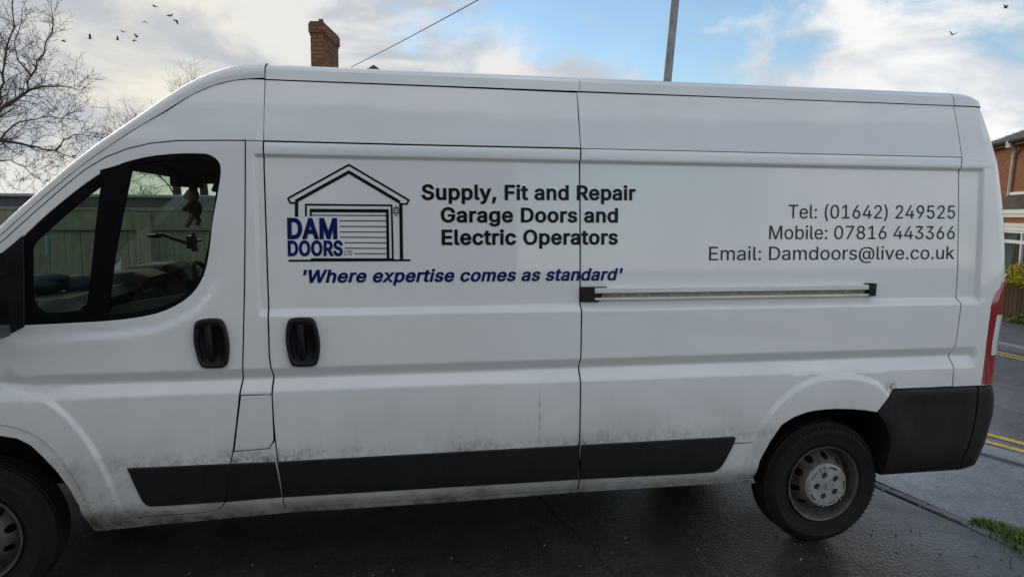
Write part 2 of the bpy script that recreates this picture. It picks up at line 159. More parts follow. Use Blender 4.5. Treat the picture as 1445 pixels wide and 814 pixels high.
GLYPHS = {"'":[206,[[78,318,70,509,136,509,128,318]]],"(":[273,[[89,207,101,324,132,441,177,539,236,539,191,428,161,313,151,207,160,115,188,16,236,-96,177,-96,139,-21,111,55,95,131]]],")":[273,[[37,-96,86,18,113,116,122,207,112,313,82,428,37,539,97,539,142,441,173,323,184,207,178,130,161,53,134,-22,97,-96]]],",":[188,[[38,-119,68,71,137,71,84,-119]]],".":[188,[[95,-4,78,-1,63,9,53,24,50,41,53,59,63,73,78,83,95,87,113,83,128,73,138,59,141,41,138,24,128,9,113,-1]]],"0":[453,[[227,-7,174,1,130,24,95,62,69,113,53,178,48,254,53,330,69,395,95,447,130,484,174,508,227,516,279,508,323,484,358,447,384,395,400,330,405,254,400,178,384,113,359,62,323,24,279,1],[227,50,261,56,290,74,313,103,330,144,340,194,344,254,340,314,330,365,313,405,290,435,261,453,227,460,192,453,163,435,140,405,123,365,113,314,109,254,113,194,123,144,140,103,163,74,192,56]]],"1":[453,[[76,0,76,55,391,55,391,0],[276,509,276,0,212,0,212,448,209,448,86,358,86,427,198,509]]],"2":[453,[[64,0,64,47,234,229,282,282,311,327,320,371,317,397,308,419,293,436,273,449,224,460,196,457,172,447,153,433,139,413,130,390,127,362,66,362,71,405,86,442,111,473,143,496,182,511,225,516,268,511,306,497,337,474,361,445,376,411,381,372,371,318,336,259,267,180,153,60,153,57,389,57,389,0]]],"3":[453,[[218,-7,173,-3,133,10,98,30,70,57,52,91,44,132,109,132,115,107,126,87,144,71,165,59,219,50,275,61,297,74,315,93,325,116,329,145,326,172,316,196,299,217,275,234,242,244,201,248,157,248,157,299,288,448,288,452,70,452,70,509,372,509,372,461,211,278,211,289,264,288,308,276,344,253,371,222,387,186,393,145,387,103,370,66,344,36,309,12,266,-2]]],"4":[453,[[40,105,40,158,247,509,311,509,109,166,109,163,413,163,413,105],[282,0,282,121,282,146,282,318,343,318,343,0]]],"5":[453,[[221,-7,178,-2,140,11,108,32,83,60,66,93,60,130,122,130,127,108,138,89,173,60,221,50,250,53,276,64,298,82,314,104,324,131,328,162,324,193,314,221,297,244,275,262,248,273,218,277,167,268,128,246,67,253,96,509,366,509,366,452,151,452,134,301,136,301,178,325,229,334,263,330,294,321,321,306,345,285,364,260,379,231,388,199,391,163,385,117,369,76,343,41,309,15,268,-1]]],"6":[453,[[226,-7,182,-1,142,15,109,40,84,74,69,115,64,162,68,199,80,239,137,340,252,509,322,509,151,261,145,261,165,288,196,307,235,314,278,309,316,295,346,271,370,240,384,201,389,157,384,112,368,73,343,39,310,14,271,-2],[226,48,254,52,279,63,299,79,314,101,324,128,327,157,324,187,314,213,299,235,279,251,254,262,226,265,198,262,174,252,153,235,138,214,128,188,125,158,128,128,138,102,153,79,174,63,198,52]]],"7":[453,[[97,0,323,448,323,452,62,452,62,509,391,509,391,449,165,0]]],"8":[453,[[226,-7,178,-2,136,11,101,33,74,62,57,96,52,135,55,166,65,195,81,220,101,241,125,256,153,265,153,267,119,282,93,308,76,342,70,380,75,417,90,450,114,477,146,498,184,511,226,516,269,511,306,498,337,477,361,450,377,417,382,380,376,342,359,308,333,282,300,267,300,265,327,256,351,241,372,220,387,195,397,166,401,135,395,96,378,62,352,33,317,11,275,-2],[226,49,258,52,285,60,307,74,323,91,333,113,337,139,333,165,322,189,305,208,283,223,256,232,226,235,196,232,169,223,147,208,130,189,119,165,115,139,119,113,129,91,145,74,167,60,195,52],[226,290,274,300,293,313,307,330,316,351,319,376,316,399,308,420,294,437,275,449,226,460,177,449,159,437,145,420,136,399,133,376,136,351,145,330,159,313,178,300]]],"9":[453,[[226,516,271,510,310,494,343,468,368,434,384,393,389,347,385,309,373,270,315,168,200,0,130,0,301,248,307,248,287,221,257,202,218,195,175,199,137,214,106,237,83,269,68,307,64,352,69,397,85,436,110,469,143,494,182,510],[226,460,199,457,174,446,154,429,138,407,129,381,125,352,129,322,138,295,154,274,174,257,199,247,226,243,254,247,279,257,299,273,314,295,324,321,327,350,324,381,314,407,299,429,279,446,254,457]]],":":[188,[[95,-4,78,-1,63,9,53,24,50,41,53,59,63,73,78,83,95,87,113,83,128,73,138,59,141,41,138,24,128,9,113,-1],[95,271,78,274,63,284,53,299,50,316,53,334,63,349,78,359,95,362,113,359,128,349,138,334,141,316,138,299,128,284,113,274]]],"@":[676,[[355,-135,284,-130,221,-114,167,-88,122,-53,87,-8,61,46,45,109,40,179,46,248,61,309,87,363,123,408,167,444,220,470,281,486,349,492,415,486,472,469,522,442,562,407,594,366,617,319,631,268,635,215,631,142,615,76,599,49,579,28,551,15,517,11,476,17,441,36,429,50,423,68,420,68,408,48,388,30,361,17,326,13,285,18,251,35,224,62,204,96,192,137,188,182,193,226,207,265,228,297,257,322,291,338,330,343,360,340,385,331,416,306,419,306,419,335,474,335,474,110,476,91,485,74,499,63,518,59,540,63,557,76,568,97,576,127,581,215,577,259,567,301,548,339,523,373,490,402,450,424,402,438,347,442,292,438,242,424,199,402,164,372,135,334,115,289,102,236,98,178,102,119,115,66,135,21,165,-17,201,-46,246,-68,298,-81,357,-85,412,-80,458,-69,489,-59,504,-107,464,-120,411,-131],[329,65,359,68,382,78,400,95,412,118,422,185,419,221,411,249,399,269,381,282,331,292,305,288,283,277,265,260,252,239,242,185,251,125,262,101,279,81,301,69]]],"A":[480,[[16,0,201,509,276,509,463,0,395,0,287,302,264,372,232,478,245,478,213,371,191,302,85,0],[110,142,110,199,370,199,370,142]]],"D":[502,[[219,0,96,0,96,57,215,57,272,63,318,81,354,110,379,149,394,198,399,255,394,312,379,361,354,399,320,428,275,446,221,452,93,452,93,509,225,509,294,501,353,478,399,441,433,391,455,329,462,255,455,181,433,119,398,68,351,31,291,8],[125,509,125,0,60,0,60,509]]],"E":[419,[[60,0,60,509,372,509,372,452,125,452,125,286,355,286,355,229,125,229,125,57,375,57,375,0]]],"F":[410,[[60,0,60,509,369,509,369,452,125,452,125,278,346,278,346,221,125,221,125,0]]],"G":[520,[[269,-7,205,1,149,25,104,64,69,116,47,179,40,254,47,329,69,393,103,445,149,484,203,508,265,516,304,513,340,504,374,489,403,469,429,445,449,416,465,384,474,349,408,349,387,393,356,427,315,448,265,456,222,450,183,432,150,404,125,364,109,314,103,254,109,194,125,145,151,105,184,76,224,59,269,53,309,57,345,71,374,93,396,123,410,160,415,202,434,199,283,199,283,256,478,256,478,200,471,141,451,91,419,50,377,19,326,0]]],"L":[393,[[60,0,60,509,125,509,125,57,361,57,361,0]]],"M":[628,[[60,0,60,509,152,509,277,187,287,159,299,123,311,84,322,49,307,49,318,83,330,121,342,158,352,187,476,509,568,509,568,0,504,0,504,291,504,327,505,369,506,413,507,457,513,457,498,409,482,363,467,322,456,291,342,0,286,0,170,291,159,321,145,361,129,408,112,457,119,457,120,416,121,372,122,328,122,291,122,0]]],"O":[533,[[267,-7,205,1,150,25,105,63,70,115,48,179,40,254,48,329,70,393,105,445,150,484,205,508,267,516,329,508,384,484,429,445,464,393,486,329,493,254,486,179,464,115,429,63,384,25,329,1],[267,53,310,59,349,76,383,105,408,144,425,194,430,254,425,314,408,365,383,404,349,433,310,450,267,456,223,450,184,433,151,404,125,364,109,314,103,254,109,194,125,144,151,105,184,76,223,59]]],"R":[449,[[60,0,60,509,236,509,290,504,333,489,367,465,390,433,405,395,409,352,405,309,390,271,367,240,333,217,289,203,236,198,96,198,96,255,234,255,269,258,298,267,319,281,334,300,342,324,345,352,342,380,334,405,319,425,298,440,269,449,233,452,125,452,125,0],[353,0,230,229,303,229,428,0]]],"S":[447,[[224,-9,172,-4,128,9,91,31,64,60,46,96,38,137,104,137,110,110,123,88,142,71,166,59,224,49,257,52,286,60,311,74,329,92,341,114,346,139,342,161,332,179,296,205,245,222,184,239,128,260,86,289,60,326,52,372,58,413,75,448,102,476,138,498,180,511,227,516,275,511,316,498,351,476,377,449,394,415,401,378,337,378,326,412,302,437,267,453,225,459,194,456,167,448,145,435,129,418,118,398,115,376,119,352,131,334,169,308,212,293,264,279,312,264,359,238,395,198,405,171,408,139,403,99,386,64,360,34,323,11,278,-4]]],"T":[449,[[32,452,32,509,417,509,417,452,257,452,257,0,193,0,193,452]]],"W":[686,[[155,0,16,509,82,509,163,196,175,145,187,94,197,40,189,40,200,94,211,145,224,196,306,509,380,509,462,196,474,145,486,94,497,40,488,40,499,94,510,145,523,196,603,509,670,509,530,0,455,0,368,323,351,391,336,475,350,475,335,395,318,323,230,0]]],"a":[389,[[160,-9,126,-5,94,5,68,22,48,45,35,73,30,108,34,138,43,161,58,179,78,193,125,211,178,220,234,227,265,235,273,243,276,255,276,257,267,297,240,322,196,331,149,322,118,301,100,274,41,291,57,322,79,346,104,364,133,375,194,384,239,379,286,360,306,343,322,320,333,290,337,251,337,0,277,0,277,52,272,52,252,25,215,1],[170,45,202,49,228,59,248,74,263,93,272,115,276,138,276,190,259,182,231,176,200,171,175,168,134,159,103,139,95,124,92,105,102,72,130,52]]],"b":[424,[[229,-8,198,-5,172,4,138,31,118,59,112,59,112,0,53,0,53,509,114,509,114,319,118,319,137,346,171,373,197,381,229,384,274,378,313,361,345,332,370,293,385,245,390,189,385,133,370,84,346,45,313,16,274,-2],[220,47,253,51,279,66,301,88,316,117,325,151,328,189,325,227,316,261,301,290,280,311,253,325,220,330,188,325,161,312,140,291,125,263,116,229,113,189,116,150,125,115,140,86,162,65,188,51]]],"c":[396,[[207,-8,159,-2,117,16,82,46,56,85,40,133,34,187,40,243,56,291,82,330,117,360,159,378,207,384,260,377,305,356,340,322,362,277,303,262,290,289,270,311,242,325,207,330,173,325,145,310,124,287,108,258,99,224,96,187,99,151,108,117,124,89,145,66,173,51,207,46,243,52,271,66,292,89,304,117,363,102,341,56,306,21,261,-1]]],"d":[424,[[195,-8,151,-2,111,16,79,45,55,84,39,133,34,189,39,245,55,293,79,332,112,361,151,378,196,384,228,381,253,373,287,346,306,319,311,319,311,509,372,509,372,0,313,0,313,59,307,59,287,31,252,4,227,-5],[205,47,236,51,263,65,284,86,299,115,309,150,312,189,309,229,300,263,284,291,263,312,237,325,205,330,172,325,145,311,124,290,108,261,99,227,96,189,99,151,109,117,124,88,145,66,172,51]]],"e":[404,[[212,-8,161,-2,117,16,82,46,56,85,40,132,34,187,39,242,55,290,81,329,115,359,157,378,205,384,266,374,294,361,319,341,341,315,357,282,368,242,371,194,371,169,75,169,75,221,338,221,310,202,307,237,298,269,283,294,263,314,237,326,205,330,173,326,146,313,125,294,109,270,99,241,96,211,96,178,100,139,110,106,128,80,151,61,179,50,212,46,254,53,285,73,306,105,365,91,353,63,335,39,311,19,283,4,249,-5]]],"g":[425,[[207,-151,168,-148,134,-140,82,-110,51,-69,101,-41,122,-66,154,-88,207,-97,249,-92,282,-75,304,-47,311,-6,311,68,306,68,287,41,252,16,227,8,195,5,152,10,113,27,80,53,55,90,39,136,34,191,39,246,55,293,80,332,112,361,152,378,196,384,228,382,253,373,288,346,308,319,313,319,313,379,372,379,372,-9,367,-54,350,-90,324,-117,291,-136,251,-147],[205,59,237,63,264,75,285,95,300,121,309,154,312,193,309,231,300,264,285,291,264,312,237,325,205,330,172,325,145,312,124,290,109,262,99,229,96,193,99,155,109,123,124,96,145,76,172,63]]],"h":[410,[[114,227,114,0,53,0,53,509,114,509,114,287,102,287,124,332,152,362,187,379,227,384,264,380,295,369,321,349,341,321,353,285,357,240,357,0,296,0,296,235,290,275,273,304,246,323,210,329,184,326,161,317,141,303,126,283,117,257]]],"i":[167,[[53,0,53,379,114,379,114,0],[84,443,67,446,54,455,44,468,41,483,44,499,54,512,67,521,84,524,100,521,114,512,123,499,126,483,123,468,114,455,100,446]]],"k":[381,[[110,137,110,212,121,212,284,379,360,379,184,199,177,199],[53,0,53,509,114,509,114,0],[294,0,148,186,191,229,372,0]]],"l":[189,[[139,-2,101,3,74,20,58,47,53,84,53,509,114,509,114,99,120,62,130,54,146,52,160,53,170,54,181,3,162,-1]]],"m":[610,[[53,0,53,379,112,379,112,295,108,295,118,323,132,346,172,376,219,386,257,380,287,361,309,331,321,295,312,295,322,321,337,343,381,375,437,386,468,383,497,372,522,354,541,328,553,296,557,255,557,0,496,0,496,254,490,289,473,313,447,326,419,330,395,328,374,320,345,290,335,247,335,0,274,0,274,260,269,288,253,311,229,326,199,330,158,320,140,307,126,289,117,266,114,238,114,0]]],"n":[410,[[114,227,114,0,53,0,53,379,112,379,112,287,102,287,124,332,152,362,187,379,227,384,264,380,295,369,321,349,341,321,353,285,357,240,357,0,296,0,296,235,290,275,273,304,246,323,210,329,184,326,161,317,141,303,126,283,117,257]]],"o":[415,[[207,-8,159,-2,117,16,82,46,56,85,40,133,34,187,40,243,56,291,82,330,117,360,159,378,207,384,256,378,299,360,333,330,359,291,376,243,381,187,376,133,359,85,333,46,299,16,256,-2],[207,46,242,51,270,66,292,89,307,117,316,151,319,187,316,224,307,258,292,287,270,310,242,325,207,330,173,325,145,310,124,287,108,258,99,224,96,187,99,151,108,117,124,89,145,66,173,51]]],"p":[424,[[53,-143,53,379,112,379,112,319,118,319,137,346,171,373,197,381,229,384,274,378,313,361,345,332,370,293,385,245,390,189,385,133,370,84,346,45,313,16,274,-2,229,-8,198,-5,173,4,138,31,118,59,114,59,114,-143],[220,47,253,51,279,66,301,88,316,117,325,151,328,189,325,227,316,261,301,290,280,311,253,325,220,330,188,325,161,312,140,291,125,263,116,229,113,189,116,150,125,115,140,86,162,65,188,51]]],"r":[259,[[53,0,53,379,112,379,112,321,115,321,130,347,152,367,181,380,213,385,229,384,243,384,243,322,230,324,207,326,182,323,159,315,140,301,126,284,117,262,114,237,114,0]]],"s":[365,[[182,-8,145,-5,112,3,84,18,62,38,45,63,36,94,94,107,105,79,124,60,150,49,181,45,217,50,244,62,262,81,268,103,265,121,254,136,237,147,212,155,149,170,104,186,72,208,53,237,47,274,51,305,65,332,87,354,115,370,149,381,187,384,223,381,254,372,279,358,299,339,324,290,268,277,258,298,243,316,219,328,187,333,156,329,131,317,114,299,109,277,112,258,124,243,172,223,229,209,275,194,306,171,325,142,331,107,326,75,312,47,290,24,260,6,223,-5]]],"t":[227,[[204,379,204,327,6,327,6,379],[65,471,126,471,126,98,128,76,136,61,150,53,170,50,185,51,202,54,213,2,192,-3,168,-4,125,2,92,21,72,52,65,93]]],"u":[410,[[182,-5,146,-1,115,11,89,31,69,59,57,95,53,139,53,379,114,379,114,144,119,105,137,75,164,56,200,50,226,53,249,62,268,77,283,97,293,122,296,153,296,379,357,379,357,0,298,0,298,92,307,92,286,47,257,17,222,0]]],"v":[389,[[163,0,17,379,84,379,165,155,187,87,206,21,184,21,203,87,224,155,305,379,371,379,226,0]]],"x":[379,[[21,0,171,218,171,171,29,379,100,379,147,306,179,253,207,206,175,206,202,253,233,306,282,379,352,379,209,169,209,214,358,0,287,0,231,85,200,136,173,182,205,182,178,136,148,85,91,0]]],"y":[389,[[47,-139,61,-86,71,-87,104,-89,130,-74,151,-36,163,-1,17,379,84,379,165,155,187,87,206,21,184,21,202,87,224,155,305,379,371,379,204,-58,177,-107,139,-136,91,-145,65,-143]]]," ":[188,[]]}
BG = {"limbs":[[[-6.834,12.0,1.311],[-6.757,12.0,1.863],[-6.648,12.0,2.344],[-6.555,12.0,2.618]],[[-6.648,12.0,2.344],[-5.93,11.8,3.02],[-5.629,11.7,3.098],[-5.217,11.6,3.044],[-4.928,11.5,2.988],[-4.545,11.4,2.908],[-4.238,11.3,2.8]],[[-6.555,12.0,2.618],[-5.924,12.1,3.554],[-5.837,12.2,3.748],[-5.62,12.3,3.948],[-5.398,12.4,4.166],[-5.374,12.5,4.476],[-5.252,12.5,4.773],[-5.118,12.6,5.162],[-4.951,12.6,5.559]],[[-6.555,12.0,2.618],[-6.204,12.4,3.557],[-6.019,12.6,4.038],[-6.047,12.8,4.535],[-5.955,12.8,4.946],[-5.887,12.9,5.337],[-5.822,12.9,5.732],[-5.818,13.0,6.347]],[[-5.398,12.4,4.166],[-5.091,12.3,4.243],[-4.725,12.2,4.239],[-4.388,12.0,4.176]],[[-6.555,12.0,2.618],[-5.716,11.7,2.707],[-5.372,11.5,2.726],[-5.089,11.4,2.592],[-4.872,11.3,2.404]],[[-5.629,11.7,3.098],[-5.39,11.7,3.384],[-5.158,11.8,3.51],[-4.905,11.8,3.585],[-4.593,11.8,3.554]],[[-4.545,11.4,2.908],[-4.427,11.5,3.134],[-4.247,11.5,3.232],[-3.986,11.5,3.212]],[[-6.555,12.0,2.618],[-6.617,12.5,3.835],[-6.644,12.8,4.859],[-6.605,13.0,6.022]],[[-5.374,12.5,4.476],[-5.506,12.3,4.734],[-5.501,12.2,5.05],[-5.303,12.1,5.437]]],"sun":[-0.3351,0.9335,0.1277],"birds":[[-20.367,70.0,21.231],[-19.924,73.0,21.215],[-20.17,76.0,21.528],[-24.162,79.0,22.022],[-23.284,70.0,18.743],[-23.091,73.0,19.014],[-24.289,76.0,19.363],[-26.987,79.0,19.998],[-26.252,70.0,17.984],[-29.827,73.0,18.369],[-32.09,76.0,19.565],[82.413,79.0,29.363],[66.693,70.0,22.961]]}


# ------------------------------------------------------------------ materials
class NT:
    def __init__(self, name):
        self.m = bpy.data.materials.new(name)
        self.m.use_nodes = True
        self.t = self.m.node_tree
        self.b = self.t.nodes['Principled BSDF']

    def n(self, typ, **kw):
        x = self.t.nodes.new(typ)
        for k, v in kw.items():
            setattr(x, k, v)
        return x

    def l(self, a, b):
        self.t.links.new(a, b)

    def set(self, **kw):
        names = dict(col='Base Color', rough='Roughness', metal='Metallic', coat='Coat Weight', coatr='Coat Roughness',
                     spec='Specular IOR Level', trans='Transmission Weight', emit='Emission Color', emits='Emission Strength', ior='IOR')
        for k, v in kw.items():
            s = self.b.inputs[names[k]]
            if isinstance(v, (int, float)):
                s.default_value = v
            elif isinstance(v, tuple):
                s.default_value = v if len(v) == 4 else (*v, 1)
            else:
                self.l(v, s)
        return self

    def coords(self, scale=(1, 1, 1), rot=(0, 0, 0), kind='Object'):
        tc = self.n('ShaderNodeTexCoord')
        mp = self.n('ShaderNodeMapping')
        mp.inputs['Scale'].default_value = scale
        mp.inputs['Rotation'].default_value = rot
        self.l(tc.outputs[kind], mp.inputs[0])
        return mp.outputs[0]

    def noise(self, vec, scale, detail=4.0, rough=0.5, dist=0.0):
        x = self.n('ShaderNodeTexNoise')
        for k, v in (('Scale', scale), ('Detail', detail), ('Roughness', rough), ('Distortion', dist)):
            x.inputs[k].default_value = v
        self.l(vec, x.inputs['Vector'])
        return x.outputs['Fac']

    def ramp(self, fac, a, b, ca=(0, 0, 0), cb=(1, 1, 1)):
        x = self.n('ShaderNodeValToRGB')
        e = x.color_ramp.elements
        e[0].position, e[0].color = a, (*ca, 1)
        e[1].position, e[1].color = b, (*cb, 1)
        self.l(fac, x.inputs[0])
        return x.outputs[0]

    def mix(self, f, a, b, blend='MIX'):
        x = self.n('ShaderNodeMix')
        x.data_type = 'RGBA'
        x.blend_type = blend
        for s, v in ((0, f), (6, a), (7, b)):
            if isinstance(v, (int, float)):
                x.inputs[s].default_value = v
            elif isinstance(v, tuple):
                x.inputs[s].default_value = v if len(v) == 4 else (*v, 1)
            else:
                self.l(v, x.inputs[s])
        return x.outputs[2]

    def math(self, op, a, b=None, clamp=False):
        x = self.n('ShaderNodeMath')
        x.operation = op
        x.use_clamp = clamp
        for i, v in enumerate((a, b)):
            if v is None:
                continue
            if isinstance(v, (int, float)):
                x.inputs[i].default_value = v
            else:
                self.l(v, x.inputs[i])
        return x.outputs[0]

    def bump(self, h, strength=0.3, dist=0.01):
        x = self.n('ShaderNodeBump')
        x.inputs['Strength'].default_value = strength
        x.inputs['Distance'].default_value = dist
        self.l(h, x.inputs['Height'])
        self.l(x.outputs[0], self.b.inputs['Normal'])
        return self


M = {}


def plain(name, col, rough=0.5, var=0.12, scale=8.0, bump=0.0, bscale=60.0, **kw):
    t = NT(name)
    v = t.coords()
    f = t.noise(v, scale, 5.0, 0.6)
    c = t.mix(t.ramp(f, 0.3, 0.7), tuple(x * (1 - var) for x in col), tuple(min(1, x * (1 + var)) for x in col))
    t.set(col=c, rough=rough, **kw)
    if bump:
        t.bump(t.noise(v, bscale, 4.0, 0.6), bump, 0.01)
    M[name] = t.m
    return t


def make_paint(name, dirt_amount):
    t = NT(name)
    v = t.coords()
    sep = t.n('ShaderNodeSeparateXYZ')
    t.l(v, sep.inputs[0])
    z = sep.outputs['Z']
    x = sep.outputs['X']

    def ring(cx, cz, a, b):
        dx, dz = t.math('SUBTRACT', x, cx), t.math('SUBTRACT', z, cz)
        r = t.math('SQRT', t.math('ADD', t.math('MULTIPLY', dx, dx), t.math('MULTIPLY', dz, dz)))
        return t.ramp(t.math('MULTIPLY', r, 0.5), a / 2, b / 2, (1, 1, 1), (0, 0, 0))

    # road film: a grey veil that thickens towards the sill, patchy and broken
    patch = t.noise(t.coords((1.0, 1.0, 1.3)), 1.7, 9.0, 0.66, 0.5)
    film = t.math('MULTIPLY', t.ramp(z, 0.36, 1.12, (1, 1, 1), (0, 0, 0)), t.math('ADD', 0.20, t.math('MULTIPLY', t.ramp(patch, 0.33, 0.72), 0.50)))
    wash = t.math('MULTIPLY', t.ramp(z, 0.55, 1.5, (1, 1, 1), (0, 0, 0)), t.math('MULTIPLY', t.ramp(t.noise(t.coords((5.0, 5.0, 0.55)), 1.7, 7.0, 0.6, 0.3), 0.45, 0.80), 0.16))
    # grime gathered in broken runs along the top of the black mouldings
    edge = t.noise(t.coords((4.0, 4.0, 2.0)), 2.2, 9.0, 0.72, 0.2)
    where = t.ramp(t.noise(t.coords((1.0, 1.0, 0.05)), 1.35, 4.0, 0.6), 0.40, 0.62)
    band = t.math('MULTIPLY', t.ramp(z, 0.625, 0.655), t.ramp(t.math('SUBTRACT', z, t.math('MULTIPLY', edge, 0.10)), 0.590, 0.675, (1, 1, 1), (0, 0, 0)))
    d2 = t.math('MULTIPLY', t.math('MULTIPLY', band, where), t.ramp(t.noise(t.coords((9.0, 9.0, 7.0)), 3.4, 9.0, 0.78, 0.2), 0.42, 0.66))
    # bottom edge and the fans thrown up behind the wheels
    d3 = t.math('MULTIPLY', t.ramp(z, 0.34, 0.50, (1, 1, 1), (0, 0, 0)), t.ramp(t.noise(v, 9.0, 7.0, 0.72), 0.36, 0.66))
    fleck = t.ramp(t.noise(v, 42.0, 5.0, 0.75), 0.52, 0.66)
    fan = t.math('ADD', ring(-0.085, 0.30, 0.52, 0.92), ring(4.05, 0.30, 0.40, 0.62))
    d4 = t.math('MULTIPLY', t.math('MULTIPLY', fan, t.ramp(z, 0.38, 0.80, (1, 1, 1), (0.05, 0.05, 0.05))), t.math('ADD', t.math('MULTIPLY', fleck, 0.55), 0.14))
    # a rust bloom by the bumper corner and one long drip on the sliding door
    rust = t.math('MULTIPLY', ring(4.372, 0.872, 0.004, 0.045), t.ramp(t.noise(v, 60.0, 4.0, 0.7), 0.40, 0.62))
    dl = t.math('ABSOLUTE', t.math('ADD', t.math('SUBTRACT', x, 2.455), t.math('MULTIPLY', t.math('SUBTRACT', t.noise(v, 9.0, 3.0, 0.6), 0.5), 0.02)))
    drip = t.math('MULTIPLY', t.ramp(dl, 0.0015, 0.0045, (1, 1, 1), (0, 0, 0)), t.math('MULTIPLY', t.ramp(z, 0.66, 0.68), t.ramp(z, 0.86, 0.97, (1, 1, 1), (0, 0, 0))))
    drip = t.math('MULTIPLY', drip, t.ramp(t.noise(t.coords((1, 1, 1)), 26.0, 3.0, 0.6), 0.38, 0.6))
    spots = t.math('MULTIPLY', t.ramp(t.noise(v, 55.0, 3.0, 0.7), 0.69, 0.76), t.ramp(z, 0.5, 1.4, (0.8, 0.8, 0.8), (0.05, 0.05, 0.05)))
    thin = t.math('MULTIPLY', t.ramp(t.noise(t.coords((1.0, 1.0, 0.35)), 4.0, 6.0, 0.6), 0.3, 0.8), 0.07)
    d = t.math('ADD', t.math('ADD', t.math('ADD', film, wash), t.math('MULTIPLY', d2, 1.15)), t.math('ADD', t.math('ADD', t.math('MULTIPLY', d3, 0.55), d4), t.math('ADD', t.math('ADD', spots, thin), t.math('ADD', t.math('MULTIPLY', rust, 0.7), t.math('MULTIPLY', drip, 0.6)))))
    d = t.math('MULTIPLY', d, dirt_amount, clamp=True)
    c = t.mix(d, (0.83, 0.815, 0.785), (0.125, 0.103, 0.074))
    c = t.mix(t.math('MULTIPLY', rust, 0.8), c, (0.20, 0.11, 0.035))
    t.set(col=c, rough=t.math('ADD', t.math('MULTIPLY', d, 0.5), 0.32), coat=t.math('SUBTRACT', 1.0, d, clamp=True), coatr=0.04, spec=0.4)
    t.bump(t.noise(v, 1.6, 2.0, 0.4), 0.02, 0.05)
    M[name] = t.m


make_paint('van_paint', 1.0)


def make_dusty(name, col, rough, dust, amt, spec=0.25):
    t = NT(name)
    v = t.coords()
    f = t.noise(v, 5.0, 8.0, 0.65)
    g = t.noise(t.coords((6, 6, 1)), 5.0, 5.0, 0.6)
    d = t.math('MULTIPLY', t.math('ADD', t.ramp(f, 0.35, 0.8), t.ramp(g, 0.45, 0.8)), amt, clamp=True)
    t.set(col=t.mix(d, col, dust), rough=t.math('ADD', rough, t.math('MULTIPLY', d, 0.25), clamp=True), spec=spec)
    t.bump(t.noise(v, 350.0, 2.0, 0.5), 0.12, 0.002)
    M[name] = t.m


make_dusty('black_plastic', (0.009, 0.009, 0.010), 0.45, (0.07, 0.065, 0.055), 0.09)
make_dusty('bumper_plastic', (0.010, 0.010, 0.010), 0.52, (0.08, 0.07, 0.06), 0.12)
make_dusty('tyre_rubber', (0.009, 0.009, 0.009), 0.78, (0.06, 0.053, 0.045), 0.18)
make_dusty('black_rubber', (0.004, 0.004, 0.005), 0.8, (0.02, 0.02, 0.02), 0.04, 0.10)
make_dusty('steel_rim', (0.13, 0.125, 0.115), 0.45, (0.040, 0.028, 0.019), 0.75)
make_dusty('hubcap_silver', (0.37, 0.365, 0.35), 0.36, (0.13, 0.11, 0.085), 0.40)
make_dusty('well_black', (0.012, 0.012, 0.012), 0.85, (0.03, 0.028, 0.025), 0.2)
make_dusty('dash_plastic', (0.005, 0.005, 0.0055), 0.8, (0.03, 0.03, 0.03), 0.06)
make_dusty('seat_fabric', (0.035, 0.036, 0.04), 0.9, (0.06, 0.06, 0.06), 0.2)
plain('interior_trim', (0.035, 0.037, 0.037), 0.85, spec=0.1)
plain('headliner', (0.03, 0.03, 0.03), 0.9)
plain('black_vinyl', (0.005, 0.005, 0.007), 0.3, 0.05, spec=0.2)
plain('grey_vinyl', (0.022, 0.022, 0.028), 0.3, 0.05, spec=0.2)
plain('blue_vinyl', (0.003, 0.011, 0.10), 0.32, 0.05, spec=0.2)
plain('white_lens', (0.72, 0.72, 0.72), 0.15, 0.03, coat=1.0)
plain('brass_rust', (0.20, 0.10, 0.04), 0.8, 0.3, 60)


def make_red():
    t = NT('red_lens')
    v = t.coords()
    w = t.n('ShaderNodeTexWave')
    w.inputs['Scale'].default_value = 38.0
    t.l(v, w.inputs['Vector'])
    t.set(col=t.mix(t.ramp(w.outputs['Fac'], 0.2, 0.9), (0.27, 0.004, 0.010), (0.38, 0.010, 0.016)), rough=0.16, coat=1.0, coatr=0.03)
    M['red_lens'] = t.m


make_red()


def make_alu():
    t = NT('aluminium')
    v = t.coords((0.6, 30, 30))
    f = t.noise(v, 6.0, 5.0, 0.6)
    t.set(col=t.mix(t.ramp(f, 0.3, 0.75), (0.86, 0.85, 0.82), (0.62, 0.59, 0.53)), rough=0.30, metal=0.1)
    M['aluminium'] = t.m


make_alu()


def make_glass(name, tint, ior=1.5, rough=0.0):
    t = NT(name)
    t.t.nodes.remove(t.b)
    tr = t.n('ShaderNodeBsdfTransparent')
    v = t.coords()
    f = t.noise(v, 6.0, 6.0, 0.6)
    t.l(t.mix(t.ramp(f, 0.4, 0.8), tint, tuple(x * 0.93 for x in tint)), tr.inputs[0])
    gl = t.n('ShaderNodeBsdfGlossy')
    gl.inputs['Roughness'].default_value = rough
    fr = t.n('ShaderNodeFresnel')
    geo = t.n('ShaderNodeNewGeometry')
    t.l(t.math('ADD', ior, t.math('MULTIPLY', geo.outputs['Backfacing'], 1.0 / ior - ior)), fr.inputs['IOR'])
    mx = t.n('ShaderNodeMixShader')
    t.l(fr.outputs[0], mx.inputs[0])
    t.l(tr.outputs[0], mx.inputs[1])
    t.l(gl.outputs[0], mx.inputs[2])
    t.l(mx.outputs[0], t.t.nodes['Material Output'].inputs[0])
    M[name] = t.m


make_glass('tinted_glass', (0.72, 0.83, 0.76), 1.45)
make_glass('windscreen_glass', (0.80, 0.90, 0.80), 1.45)
make_glass('house_glass', (0.75, 0.8, 0.8), 1.5)


